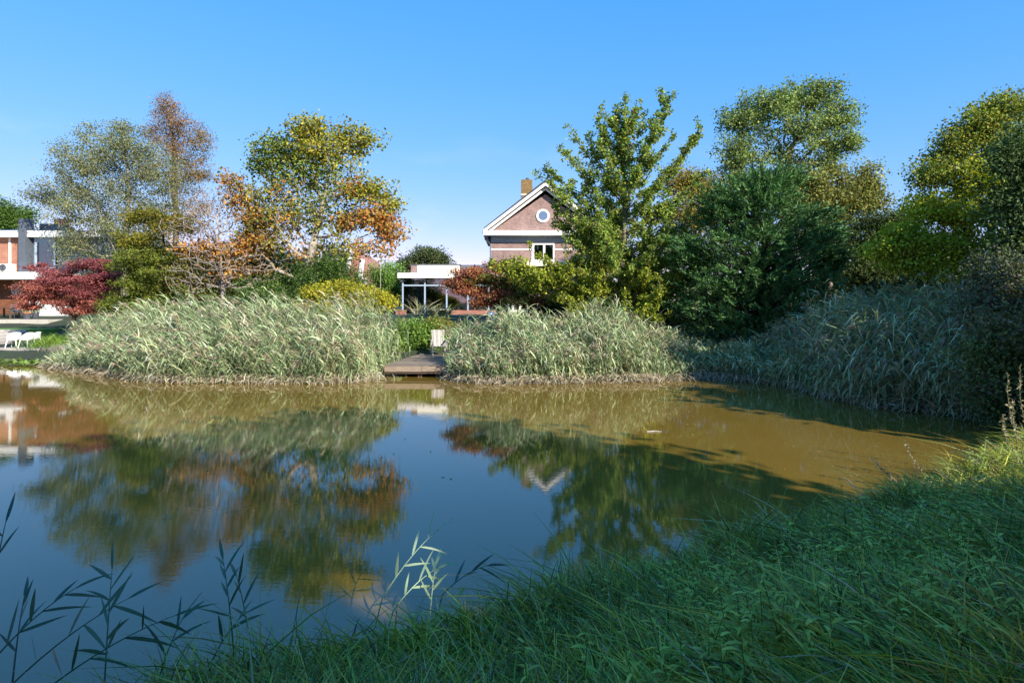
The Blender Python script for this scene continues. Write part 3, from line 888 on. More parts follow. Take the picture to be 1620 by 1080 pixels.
def blob_points(rng, Y, blobs, per=1.0):
    """points in a union of ellipsoids given as (px, py, rx, ry, n, colour id[, dy[, depth]])"""
    pts, ids, cen = [], [], []
    for b in blobs:
        px, py, rx, ry, n, cid = b[:6]
        dy = b[6] if len(b) > 6 else 0.0
        dep = b[7] if len(b) > 7 else 1.0
        n = max(3, int(n * per))
        k = Y / F
        c = P(px, py, Y + dy)
        d = norm(rng.normal(size=(n, 3)))
        r = rng.uniform(0, 1, n) ** 0.42
        r *= rng.uniform(0.88, 1.1, n)
        pts.append(c + d * r[:, None] * np.array([rx * k, max(rx, ry) * k * 0.75 * dep, ry * k]))
        ids.append(np.full(n, cid)); cen.append(np.repeat(c[None], n, 0))
    return np.concatenate(pts), np.concatenate(ids), np.concatenate(cen)


def skeleton(rng, tips, trunk, bf=0.25, step=0.5, wob=0.10, down=0.8):
    """every tip joins the nearest point of the growing tree (with a pull to short paths)"""
    cap = len(tips) * 40 + 400
    pos = np.zeros((cap, 3)); par = np.full(cap, -1); pl = np.zeros(cap); di = np.zeros((cap, 3))
    n = 0
    for i, p in enumerate(trunk):
        pos[n] = p
        if i: par[n] = n - 1; pl[n] = pl[n - 1] + np.linalg.norm(p - trunk[i - 1]); di[n] = norm(p - trunk[i - 1])
        n += 1
    di[0] = di[1]
    crown0 = max(1, int(len(trunk) * 0.3))
    pl0 = pl.copy(); end = []
    order = np.argsort(np.min(np.linalg.norm(tips[:, None] - np.array(trunk)[None], axis=2), 1) + rng.uniform(0, 0.4, len(tips)))
    for ti in order:
        tip = tips[ti]
        d = np.linalg.norm(pos[crown0:n] - tip, axis=1)
        cost = d + bf * pl[crown0:n] + down * np.maximum(0, pos[crown0:n, 2] - tip[2])
        j = crown0 + int(np.argmin(cost))
        dist = np.linalg.norm(tip - pos[j])
        k = max(1, int(math.ceil(dist / step)))
        ctrl = pos[j] + (di[j] * 0.45 + np.array([0, 0, 0.18])) * dist * 0.6
        last = j
        for q in range(1, k + 1):
            t = q / k
            p = (1 - t) ** 2 * pos[j] + 2 * t * (1 - t) * ctrl + t * t * tip
            if q < k: p = p + rng.normal(size=3) * wob * min(dist, 1.0) * 0.5
            pos[n] = p; par[n] = last; di[n] = norm(p - pos[last]); pl[n] = pl[last] + np.linalg.norm(p - pos[last])
            last = n; n += 1
            if n >= cap - 2: break
        end.append(last)
        if n >= cap - 60: break
    return pos[:n], par[:n], np.array(end)


def wood_mesh(name, pos, par, r_base, r_tip, mat, parent, n=5):
    cnt = np.zeros(len(pos))
    child = np.zeros(len(pos), int)
    for i in range(len(pos) - 1, 0, -1):
        if child[i] == 0: cnt[i] += 1
        cnt[par[i]] += cnt[i]; child[par[i]] += 1
    p = math.log(r_base / r_tip) / math.log(max(cnt[0], 2))
    r = r_tip * np.maximum(cnt, 1) ** p
    i = np.arange(1, len(pos))
    rb = r[i]; ra = np.minimum(r[par[i]], r[i] * 1.25 + 0.002)
    # flare at the foot
    v, f = segs_mesh(pos[par[i]], pos[i], ra, rb, n)
    return mesh_np(name, v, f, mat, parent, smooth=True)


def pick(rng, pal, ids, hue=0.12):
    """pal: {id: [colours]} -> one tint per entry"""
    out = np.zeros((len(ids), 3))
    for k, cols in pal.items():
        m = ids == k
        cols = np.array(cols)
        out[m] = cols[rng.integers(0, len(cols), m.sum())]
    return out * (1 + rng.normal(size=(len(ids), 1)) * hue) * (1 + rng.normal(size=(len(ids), 3)) * hue * 0.35)


def tree(name, label, cat, Y, blobs, trunk_px, pal, per=1.0, leaves=34, size=0.15, spread=0.32, r_base=0.2, r_tip=0.008, bark='bark',
         bf=0.25, seed=1, droop=0.3, group=None, along_twigs=0.5, step=0.5, wob=0.10, aspect=0.62, flat=1.0, zb=None, leafmat='leaf', tipfrac=1.0, clump=0.22, down=0.8, mul=None):
    """tapered trunk and limbs grown to points of the crown, leaves clustered at the twig ends"""
    rng = RNG(seed)
    leaves, size = leaves * 1.55, size * 0.86
    tips, ids, cen = blob_points(rng, Y, blobs, per)
    tr = [P(px, py, Y + dy) for px, py, dy in trunk_px]
    g0 = float(ground_z(tr[0][0], tr[0][1])) if zb is None else zb
    tr[0][2] = g0 - 0.15
    dense = []
    for a, b in zip(tr[:-1], tr[1:]):
        k = max(2, int(np.linalg.norm(b - a) / 0.45))
        dense += [a + (b - a) * q / k + rng.normal(size=3) * 0.03 * (q > 0) for q in range(k)]
    dense.append(tr[-1])
    t = thing(name, label, cat, (tr[0][0], tr[0][1], g0), group)
    pos, par, ends = skeleton(rng, tips, dense, bf, step, wob, down)
    wood_mesh('trunk', pos, par, r_base, r_tip, M[bark], t)
    # leaves round tips and along the last twigs
    nt = len(tips)
    cl = rng.normal(size=(nt, 1)) * clump
    lm = np.array([(mul or {}).get(int(q), 1.0) for q in ids])
    nl = rng.poisson(leaves * lm)
    ii = np.repeat(np.arange(nt), nl)
    off = np.clip(rng.normal(size=(len(ii), 3)), -1.75, 1.75) * spread * np.array([1, 1, flat * 0.75])
    lp = tips[ii] + off
    lid = ids[ii]
    # some along the twig nodes
    far = np.arange(len(pos)) >= len(dense)
    nodes = np.where(far)[0]
    if along_twigs > 0 and len(nodes):
        m = int(len(lp) * along_twigs * 0.4)
        q = rng.choice(nodes, m); f = rng.uniform(0, 1, (m, 1))
        p2 = pos[q] * f + pos[par[q]] * (1 - f) + rng.normal(size=(m, 3)) * spread * 0.45
        dd = None
        # nearest blob colour by nearest tip (coarse)
        sub = rng.choice(nt, min(nt, 300), replace=False)
        near = sub[np.argmin(((p2[:, None, :] - tips[sub][None]) ** 2).sum(-1), 1)]
        lp = np.concatenate([lp, p2]); lid = np.concatenate([lid, ids[near]]); ii = np.concatenate([ii, near])
    n = len(lp)
    out = norm(lp - cen[ii] + 1e-3)
    along = norm(rng.normal(size=(n, 3)) + out * 0.5 + np.array([0, 0, -droop]))
    nrm = norm(rng.normal(size=(n, 3)) * 0.7 + np.array([0, 0, 0.8]) + out * 0.5)
    L = size * rng.uniform(0.5, 1.4, n)
    v, f = leaf_quads(lp, along, nrm, L, L * aspect * rng.uniform(0.75, 1.2, n))
    col = 1.1 * pick(rng, pal, lid, 0.10) * np.maximum(0.35, 1 + cl[ii])
    mesh_np('crown', v, f, M[leafmat], t, np.repeat(np.clip(col, 0.004, 0.75), 4, 0))
    return t


H = lambda *a: [hx(s) for s in a]

# ------------------------------------------------------------------ trees and shrubs, left to right
GREEN = H('4d5f2a', '5a6c30', '3f5226', '66762f')
tree('distant_tree', 'dense green tree behind the flat roof at the left edge', 'tree', 62, [(0, 345, 22, 26, 60, 0), (30, 348, 20, 20, 50, 0), (-25, 340, 25, 30, 40, 0)], [(12, 470, 0), (12, 350, 0)],
     {0: H('4f6a2c', '5f7a30', '3d5523')}, leaves=40, size=0.26, spread=0.5, r_base=0.25, seed=3)

tree('birch_tree', 'large grey green birch with drooping twigs beside the russet conifer', 'tree', 43,
     [(170, 235, 60, 38, 70, 0), (120, 262, 45, 40, 55, 0), (205, 245, 50, 50, 60, 0), (180, 300, 95, 55, 110, 0), (95, 308, 45, 24, 34, 0), (62, 312, 22, 12, 12, 0), (255, 285, 50, 60, 60, 0),
      (150, 355, 75, 45, 80, 0), (235, 360, 60, 50, 60, 1), (120, 385, 35, 32, 28, 0), (190, 200, 8, 14, 8, 0), (130, 205, 12, 14, 8, 0), (170, 420, 60, 30, 30, 1)],
     [(195, 500, 0), (198, 400, 0), (205, 300, 0), (196, 215, 0)], {0: H('6d7350', '7f8560', '5c6442', '8c8f66', '74703f'), 1: H('5f6640', '767a4a', '56602f')},
     leaves=60, size=0.15, spread=0.36, per=0.75, r_base=0.24, bark='bark_pale', seed=4, droop=0.9, aspect=0.55, clump=0.25)

tree('dawn_redwood', 'tall narrow russet conifer behind the grey green birch', 'tree', 47,
     [(268, 165, 16, 18, 22, 0), (262, 195, 30, 22, 30, 0), (295, 205, 22, 28, 26, 0), (270, 235, 38, 26, 44, 0), (318, 225, 15, 24, 22, 1), (245, 215, 20, 18, 14, 0), (310, 265, 24, 32, 36, 1),
      (275, 280, 42, 34, 46, 1), (300, 325, 40, 34, 40, 1), (235, 275, 14, 14, 8, 0)],
     [(282, 500, 0), (278, 350, 0), (270, 150, 0)], {0: H('8a6a52', '9b7a5a', '7a5f4a', '86703f'), 1: H('8f6e38', '7c6a30', '9a6c3c', '6a662e')},
     leaves=38, size=0.17, spread=0.32, r_base=0.22, bark='bark', seed=5, droop=0.2, aspect=0.4, bf=0.1, down=0.1)

tree('red_maple', 'low spreading dark red maple beside the orange brick house', 'tree', 34,
     [(150, 420, 38, 10, 50, 0), (90, 432, 30, 9, 30, 0), (120, 442, 55, 9, 60, 0), (165, 438, 30, 9, 34, 0), (70, 455, 40, 9, 44, 1), (140, 460, 45, 9, 44, 0), (55, 422, 14, 7, 10, 0),
      (60, 470, 35, 8, 36, 1), (115, 478, 45, 9, 44, 1), (45, 487, 22, 6, 16, 1), (120, 492, 30, 7, 20, 1), (175, 450, 20, 6, 14, 0)],
     [(118, 520, 0), (116, 485, 0), (120, 450, 0)], {0: H('824448', '945252', '703840', 'a4625c'), 1: H('94524a', 'a46052', '7e443e', 'b07260')},
     leaves=46, size=0.10, spread=0.19, r_base=0.11, seed=6, flat=0.45, bark='bark_dark', aspect=0.7, bf=0.15)

tree('katsura_shrub', 'tall olive and yellow green layered shrub right of the red maple', 'shrub', 31.5,
     [(245, 340, 45, 14, 36, 0), (270, 355, 60, 16, 40, 0), (225, 380, 45, 15, 36, 0), (250, 405, 70, 18, 60, 1), (205, 420, 35, 15, 30, 1), (285, 430, 60, 22, 56, 1), (230, 450, 60, 20, 60, 1),
      (200, 478, 40, 18, 44, 1), (300, 465, 70, 24, 70, 1), (250, 485, 60, 18, 50, 1), (370, 480, 60, 22, 50, 2)],
     [(260, 520, 0), (262, 440, 0), (258, 350, 0)], {0: H('6c6a22', '7d7526', '55611f', '8a7a2a'), 1: H('5f6c26', '6f7a2a', '4c5a20', '7c7c30'), 2: H('3d4c22', '55642c', '6b6430')},
     leaves=46, size=0.12, spread=0.22, r_base=0.10, seed=7, flat=0.6, bark='bark_dark')

tree('bare_shrub', 'leafless silvery twigged shrub with a few orange leaves', 'shrub', 30.5,
     [(330, 335, 45, 36, 55, 0), (295, 365, 50, 40, 60, 0), (370, 375, 60, 50, 80, 0), (330, 420, 75, 45, 110, 0), (400, 430, 60, 45, 90, 0), (300, 440, 40, 30, 40, 0), (365, 300, 26, 24, 26, 0)],
     [(350, 500, 0), (352, 440, 0), (345, 390, 0)], {0: H('8c6a3c', 'a8793c', '7a6a48')}, leaves=1.6, size=0.11, spread=0.2, per=2.2, r_base=0.10, r_tip=0.011, bark='twig', seed=8, along_twigs=0.3, wob=0.22, bf=0.12)

tree('tulip_tree', 'open crowned tree turning yellow and orange with pale bare limbs', 'tree', 31,
     [(500, 205, 55, 16, 44, 0), (440, 235, 42, 24, 44, 1), (505, 235, 60, 22, 50, 0), (570, 222, 32, 20, 32, 0), (410, 262, 20, 14, 14, 1), (450, 275, 30, 22, 14, 1),
      (545, 270, 36, 24, 12, 0), (590, 305, 36, 14, 30, 0), (620, 325, 15, 10, 10, 0), (590, 345, 38, 18, 38, 2), (615, 365, 24, 16, 24, 2), (550, 350, 22, 12, 14, 2), (560, 300, 22, 14, 12, 2),
      (590, 395, 30, 12, 12, 2), (500, 330, 45, 30, 10, 1), (400, 345, 22, 12, 16, 3), (375, 320, 26, 22, 18, 3), (410, 380, 30, 12, 22, 3), (350, 395, 45, 14, 26, 3), (300, 392, 28, 12, 16, 3), (365, 285, 16, 16, 10, 2), (480, 400, 25, 16, 8, 3),
      (395, 395, 32, 14, 16, 3), (520, 290, 50, 30, 12, 1), (385, 430, 40, 12, 8, 3),
      (470, 310, 70, 50, 80, 5), (430, 360, 60, 40, 70, 5), (530, 340, 50, 40, 50, 5), (470, 260, 50, 30, 26, 1), (440, 330, 50, 40, 20, 3), (400, 320, 40, 40, 40, 5), (540, 390, 50, 24, 24, 5)],
     [(474, 490, 0), (482, 440, 0), (498, 372, 0), (512, 320, 0), (520, 270, 0)],
     {0: H('8c8c30', 'a09a38', '74802c', 'b0a040'), 1: H('5f7430', '72823a', '8a8a38', '4c6028'), 2: H('b8783e', 'c08a4a', '94783a', 'b07c3c', 'a09048'), 3: H('c08840', 'cc9c4a', 'b4763c', '9a803c'), 5: H('7c8038', 'a08a40', '66702e')}, mul={5: 0.42, 3: 0.75},
     leaves=26, size=0.17, spread=0.27, r_base=0.26, r_tip=0.011, bark='bark_pale', seed=9, droop=0.5, aspect=0.75, along_twigs=0.35, wob=0.2, bf=0.3, clump=0.2)

tree('evergreen_bush', 'dark green bush under the yellow orange tree', 'shrub', 30,
     [(420, 460, 50, 28, 60, 0), (500, 440, 45, 30, 60, 0), (530, 425, 25, 25, 30, 0), (460, 480, 60, 20, 50, 0), (545, 445, 35, 25, 40, 0)], [(470, 500, 0), (475, 455, 0)],
     {0: H('3f5a26', '52702e', '34481f', '627a34')}, leaves=44, size=0.11, spread=0.24, r_base=0.08, seed=10)
tree('laurel_shrub', 'tall mid green shrub left of the trunk of the yellow orange tree', 'shrub', 34,
     [(420, 420, 40, 34, 60, 0), (450, 440, 36, 34, 60, 0), (385, 440, 40, 30, 50, 0), (340, 430, 40, 34, 50, 1), (400, 380, 26, 26, 30, 1), (520, 440, 40, 26, 50, 0)], [(420, 500, 0), (420, 430, 0)],
     {0: H('4a6a2c', '5c7c34', '3c5826', '6c8a3c'), 1: H('6a6c3c', '7c7a44', '56602f')}, leaves=38, size=0.14, spread=0.27, r_base=0.09, seed=17)
tree('golden_shrub', 'bright yellow green shrub rising behind the left reeds', 'shrub', 29,
     [(500, 465, 22, 12, 36, 0), (540, 460, 40, 14, 60, 0), (575, 470, 40, 15, 60, 0), (605, 478, 22, 12, 30, 0), (490, 485, 30, 10, 26, 0), (550, 485, 60, 12, 50, 0)], [(550, 500, 0), (552, 475, 0)],
     {0: H('98962c', 'aca832', '7c842a', 'b8a83a')}, leaves=44, size=0.11, spread=0.2, r_base=0.06, seed=11)
tree('round_tree', 'small round bright green tree left of the glass garden room', 'tree', 50,
     [(610, 432, 25, 20, 60, 0), (600, 450, 22, 16, 40, 0), (622, 452, 18, 18, 40, 0), (608, 470, 25, 15, 30, 0)], [(610, 495, 0), (610, 440, 0)],
     {0: H('5d8034', '6c8f3a', '4a6c2a', '7c9a40')}, leaves=42, size=0.15, spread=0.3, r_base=0.12, seed=12)
tree('distant_tree', 'dark green tree far behind the roof of the garden room', 'tree', 85,
     [(675, 405, 26, 13, 60, 0), (650, 418, 20, 12, 40, 0), (700, 418, 14, 12, 30, 0), (670, 430, 40, 16, 40, 0)], [(675, 480, 0), (675, 415, 0)],
     {0: H('4a5a36', '5a6a3c', '3a4a2c', '6a6a40')}, leaves=40, size=0.32, spread=0.55, r_base=0.3, seed=13)
tree('ivy_bush', 'sunlit bright green leafy bush behind the plank dock', 'shrub', 30.3,
     [(670, 530, 34, 24, 80, 0), (640, 525, 30, 20, 50, 0), (700, 535, 24, 22, 50, 0), (650, 548, 34, 16, 60, 0), (730, 540, 22, 20, 30, 1), (712, 515, 18, 10, 16, 1), (690, 512, 20, 8, 14, 1)],
     [(672, 565, 0), (672, 535, 0)], {0: H('6c8a3a', '7d9a44', '587832', '8ca650'), 1: H('7a8a3c', '8c7a44', '6a7a3a')}, leaves=52, size=0.10, spread=0.19, r_base=0.05, seed=14, aspect=0.8)

tree('autumn_maple', 'small forked maple turning red and green behind the middle reeds', 'tree', 31,
     [(740, 432, 26, 8, 34, 0), (728, 448, 22, 8, 30, 0), (765, 440, 30, 9, 36, 1), (790, 424, 18, 10, 18, 0), (745, 462, 28, 9, 34, 0), (800, 445, 34, 12, 44, 1), (785, 465, 30, 9, 30, 0),
      (830, 455, 36, 14, 44, 2), (815, 475, 40, 9, 36, 1), (850, 478, 25, 8, 20, 0), (860, 440, 28, 12, 26, 2), (765, 480, 20, 7, 16, 0)],
     [(790, 520, 0), (788, 498, 0), (795, 470, 0), (800, 445, 0)], {0: H('a05a48', 'b57a58', '8a4a44', '9a7c48'), 1: H('8a7038', '6a7a34', 'a0704a', '5a6c30'), 2: H('5a7030', '72823a', '4c6028', '8a7a3c')},
     leaves=44, size=0.11, spread=0.2, r_base=0.09, seed=15, flat=0.55, bark='bark_dark', aspect=0.7)


def ginkgo():
    """straight leader, long ascending limbs closely set with leaf tufts"""
    rng = RNG(21)
    Y = 29.0
    g0 = float(ground_z(P(965, 0, Y)[0], Y))
    base = P(965, 500, Y); base[2] = g0 - 0.1
    top = P(1000, 148, Y)
    t = thing('ginkgo_tree', 'tall spiky ginkgo with ascending limbs before the brick house', 'tree', (base[0], Y, g0))
    lead = lambda f: base + (top - base) * f + np.array([0.25 * math.sin(f * 5), 0.1 * math.sin(f * 7), 0])
    A, B, RA, RB, tufts, shade = [], [], [], [], [], []

    def limb(p0, p1, r0, lift, dens, depth=0, cid=0):
        n = max(3, int(np.linalg.norm(p1 - p0) / 0.35))
        L = np.linalg.norm(p1 - p0)
        ctrl = (p0 + p1) / 2 + np.array([0, 0, -lift * L])
        prev = p0
        for q in range(1, n + 1):
            f = q / n
            p = (1 - f) ** 2 * p0 + 2 * f * (1 - f) * ctrl + f * f * p1 + rng.normal(size=3) * 0.03 * (q < n)
            A.append(prev); B.append(p); RA.append(r0 * (1 - (q - 1) / n) + 0.006); RB.append(r0 * (1 - f) + 0.006)
            k = rng.poisson(dens * np.linalg.norm(p - prev) * (0.35 + 0.65 * min(1, f * 2.2)))
            for _ in range(k):
                tufts.append(prev + (p - prev) * rng.uniform() + rng.normal(size=3) * 0.07); shade.append(cid)
            if depth == 0 and q > 1 and rng.uniform() < 0.62:
                d = norm(p - prev); s = norm(rng.normal(size=3) * np.array([1, 1, 0.6])); l = rng.uniform(0.35, 1.15) * (1.15 - 0.6 * f) * min(1.4, 0.5 + L * 0.22)
                limb(p, p + norm(d * 0.75 + s * 0.75 + np.array([0, 0, 0.15])) * l, 0.012, 0.04, dens * 0.95, 1, cid)
            prev = p
    prev = lead(0)
    for q in range(1, 26):
        p = lead(q / 25); A.append(prev); B.append(p); RA.append(0.19 * (1 - (q - 1) / 25) + 0.012); RB.append(0.19 * (1 - q / 25) + 0.012)
        if q > 18:
            for _ in range(9): tufts.append(prev + (p - prev) * rng.uniform() + rng.normal(size=3) * 0.1); shade.append(0)
        prev = p
    # limbs whose ends stand out against the sky and the house
    named = [(1058, 156, .70, 0), (940, 178, .74, 0), (900, 198, .62, 0), (1106, 214, .60, 0), (1072, 206, .66, 0), (866, 262, .50, 0), (890, 235, .56, 0), (884, 305, .44, 0), (880, 345, .38, 0),
             (846, 402, .24, 1), (796, 412, .18, 1), (812, 428, .17, 1), (850, 440, .15, 1), (1040, 190, .68, 0), (972, 172, .80, 0), (1022, 175, .80, 0), (930, 220, .62, 0), (1085, 245, .56, 0), (1118, 270, .50, 0),
             (1120, 330, .42, 0), (1105, 385, .33, 0), (1090, 300, .46, 0), (1075, 345, .4, 0), (1112, 355, .38, 0), (1085, 400, .28, 0), (1060, 375, .34, 0), (1118, 415, .26, 0), (785, 418, .16, 1), (825, 415, .2, 1), (835, 448, .14, 1), (870, 430, .17, 1), (900, 440, .16, 1), (930, 455, .13, 1), (985, 462, .12, 1), (1040, 445, .16, 1), (1080, 455, .16, 1), (1000, 425, .18, 1), (940, 410, .22, 1), (878, 322, .42, 0), (892, 335, .36, 0), (888, 358, .33, 0), (895, 392, .27, 0), (905, 375, .3, 0), (868, 285, .48, 0), (1065, 430, .2, 1), (940, 320, .4, 0), (920, 345, .34, 0), (1050, 462, .14, 1), (1010, 455, .13, 1), (1095, 430, .24, 0), (905, 450, .15, 1), (880, 465, .13, 1), (960, 465, .12, 1), (1030, 420, .2, 1), (900, 415, .2, 1), (925, 372, .3, 0)]
    for px, py, f, cid in named:
        dy = rng.uniform(-1.6, 1.0)
        limb(lead(f * 0.9), P(px, py, Y + dy), 0.055 - 0.03 * f, 0.08, 10.5, 0, cid)
    for i in range(84):
        f = rng.uniform(0.06, 0.86) ** 1.15; a = rng.uniform(0, 2 * math.pi); p0 = lead(f)
        l = (3.6 * (1 - f) + 1.0) * rng.uniform(0.6, 1.0)
        e = math.radians(12 + 48 * f + rng.uniform(-8, 8))
        p1 = p0 + l * np.array([math.cos(a) * math.cos(e), math.sin(a) * math.cos(e), math.sin(e)])
        if p1[0] < 2.5 and 4.2 < p1[2] < 8: continue          # open on the side of the house
        limb(p0, p1, 0.05 - 0.03 * f, 0.07, 9.5, 0, 0 if f > 0.25 else 1)
    v, f = segs_mesh(np.array(A), np.array(B), np.array(RA), np.array(RB))
    mesh_np('trunk', v, f, M['bark'], t, smooth=True)
    T = np.array(tufts); S = np.array(shade)
    nl = rng.poisson(10, len(T)) + 3
    ii = np.repeat(np.arange(len(T)), nl); n = len(ii)
    along = norm(rng.normal(size=(n, 3)) + np.array([0, 0, 0.1]))
    lp = T[ii] + along * rng.uniform(0.0, 0.11, (n, 1)) + rng.normal(size=(n, 3)) * 0.035
    L = rng.uniform(0.07, 0.13, n)
    v, f = leaf_quads(lp, along, norm(rng.normal(size=(n, 3)) + np.array([0, 0, 0.7])), L, L * 1.0)
    col = pick(rng, {0: H('728a3a', '829642', '608034', '92a24a', 'a0a24a'), 1: H('86942e', '98a038', '748428', 'a4a440')}, S[ii], 0.14) * (1 + 0.18 * rng.normal(size=(len(T), 1)))[ii]
    mesh_np('crown', v, f, M['leaf'], t, np.repeat(np.clip(col, 0.005, 0.7), 4, 0))


ginkgo()

tree('hedge_shrub', 'dark green shrubs under the ginkgo behind the middle reeds', 'shrub', 31,
     [(900, 490, 40, 14, 40, 0), (960, 485, 45, 18, 44, 0), (1020, 480, 45, 22, 50, 0), (1060, 500, 40, 22, 40, 0), (860, 495, 30, 10, 24, 0), (1000, 505, 50, 14, 40, 0)], [(965, 520, 0.5), (965, 500, 0.5)],
     {0: H('2f4322', '3f5228', '27381c')}, leaves=44, size=0.12, spread=0.26, r_base=0.06, seed=22)
tree('ochre_tree', 'olive and ochre tree standing between ginkgo and tall maple', 'tree', 37,
     [(1075, 285, 30, 24, 50, 0), (1110, 300, 35, 30, 60, 0), (1140, 330, 35, 34, 50, 0), (1085, 340, 50, 40, 80, 0), (1060, 400, 60, 50, 60, 1), (1130, 390, 50, 40, 50, 1)], [(1100, 500, 0), (1100, 400, 0), (1095, 310, 0)],
     {0: H('7c7430', '8c8038', '6a6c2c', '9a843c'), 1: H('55602a', '6a6c30', '4a5424')}, leaves=40, size=0.15, spread=0.32, r_base=0.15, seed=23)
tree('tall_maple', 'tallest tree with an open rounded olive green crown', 'tree', 40,
     [(1285, 150, 45, 26, 90, 0), (1215, 165, 45, 24, 80, 0), (1330, 185, 30, 26, 50, 0), (1170, 190, 30, 26, 46, 0), (1250, 195, 70, 36, 90, 0), (1320, 225, 36, 26, 44, 0), (1165, 235, 34, 30, 50, 0),
      (1230, 245, 60, 34, 50, 0), (1300, 255, 45, 24, 34, 0), (1350, 225, 14, 10, 10, 0), (1155, 275, 30, 22, 26, 0), (1190, 290, 40, 24, 30, 0)],
     [(1245, 500, 0), (1247, 380, 0), (1245, 310, 0), (1250, 240, 0)], {0: H('72864c', '829456', '62763f', '94a05a')}, leaves=46, size=0.17, spread=0.30, per=0.75, r_base=0.3, r_tip=0.014, seed=24, bf=0.35, bark='bark', aspect=0.75, along_twigs=0.25)
tree('sycamore', 'broad pale olive tree behind the dark cypress on its right', 'tree', 37,
     [(1300, 290, 45, 26, 60, 0), (1350, 310, 36, 28, 50, 0), (1290, 325, 50, 32, 60, 0), (1370, 295, 24, 22, 26, 0), (1340, 360, 50, 36, 60, 1), (1260, 300, 40, 28, 44, 0), (1385, 320, 18, 18, 16, 0), (1300, 390, 60, 40, 40, 1), (1375, 270, 16, 10, 8, 0)],
     [(1310, 510, 0), (1312, 420, 0), (1315, 310, 0)], {0: H('7a8040', '8a8c4a', '6a7238', '98904c'), 1: H('5a6430', '6c7038', '4c5628')}, leaves=36, size=0.18, spread=0.33, r_base=0.2, seed=25, aspect=0.75)


def cypress():
    """broad feathery conifer: flat sprays pointing out and up over the whole crown"""
    rng = RNG(31)
    Y = 27.0
    k = Y / F
    g0 = float(ground_z(P(1205, 0, Y)[0], Y))
    base = P(1205, 0, Y); base[2] = g0 - 0.1
    t = thing('cypress_tree', 'broad dark green feathery cypress filling the right middle', 'tree', (base[0], Y, g0))
    tips_px = [(1215, 285, 45, 18, 130), (1190, 310, 80, 24, 200), (1215, 345, 105, 30, 330), (1200, 390, 125, 36, 430), (1195, 440, 130, 36, 460), (1190, 485, 130, 34, 430), (1195, 520, 120, 22, 260),
               (1300, 370, 36, 20, 90), (1315, 410, 28, 20, 80), (1090, 400, 36, 30, 90), (1245, 285, 30, 14, 60), (1150, 330, 40, 20, 80)]
    pts, cen = [], []
    for px, py, rx, ry, n in tips_px:
        c = P(px, py, Y); d = norm(rng.normal(size=(n, 3))); r = rng.uniform(0, 1, n) ** 0.3 * rng.uniform(0.9, 1.12, n)
        p = c + d * r[:, None] * np.array([rx, rx * 0.85, ry]) * k
        pts.append(p); cen.append(np.repeat(np.array([[base[0], Y, 0]]), n, 0))
    pts = np.concatenate(pts)
    n = len(pts)
    axis = np.stack([np.full(n, base[0]), np.full(n, Y), pts[:, 2] - 1.0], 1)
    out = norm(pts - axis)
    # limbs reach each spray from the leader
    lead_top = P(1215, 275, Y)
    A, B, RA, RB = [base], [lead_top], [0.22], [0.02]
    sub = rng.choice(n, 420, replace=False)
    for i in sub:
        a = axis[i] * 1.0; a[2] = max(g0 + 0.3, pts[i, 2] - 0.35 * np.linalg.norm(pts[i, :2] - axis[i, :2]))
        A.append(a); B.append(pts[i]); RA.append(0.03); RB.append(0.006)
    v, f = segs_mesh(np.array(A), np.array(B), np.array(RA), np.array(RB))
    mesh_np('trunk', v, f, M['bark_dark'], t, smooth=True)
    # sprays
    m = 26
    ii = np.repeat(np.arange(n), m)
    u = np.tile(np.linspace(0, 1, m), n) + rng.normal(size=n * m) * 0.03
    ax = norm(out + np.array([0, 0, 0.25]) + rng.normal(size=(n, 3)) * 0.35)
    sd = norm(np.cross(ax, norm(rng.normal(size=(n, 3)) * 0.5 + np.array([0, 0, 1]))))
    ln = rng.uniform(0.55, 1.1, n)
    p0 = pts[ii] - ax[ii] * 0.35 + ax[ii] * (u * ln[ii])[:, None] - np.array([0, 0, 1.0]) * (u ** 2 * 0.16 * ln[ii])[:, None]
    sgn = np.where(np.arange(n * m) % 2 == 0, 1.0, -1.0)
    al = norm(ax[ii] * 0.85 + sd[ii] * (sgn * (0.9 - 0.5 * u))[:, None] + rng.normal(size=(n * m, 3)) * 0.18 + np.array([0, 0, -0.05]))
    L = (0.26 - 0.12 * u) * rng.uniform(0.7, 1.3, n * m)
    v, f = leaf_quads(p0, al, norm(rng.normal(size=(n * m, 3)) * 0.6 + np.array([0, 0, 1])), L, L * 0.27, 0.1)
    col = pick(rng, {0: H('4c7040', '5a7e48', '406238', '6e9052')}, np.zeros(n * m, int), 0.12) * (1 + 0.2 * rng.normal(size=(n, 1)))[ii]
    mesh_np('crown', v, f, M['needle'], t, np.repeat(np.clip(col, 0.006, 0.5), 4, 0))


cypress()

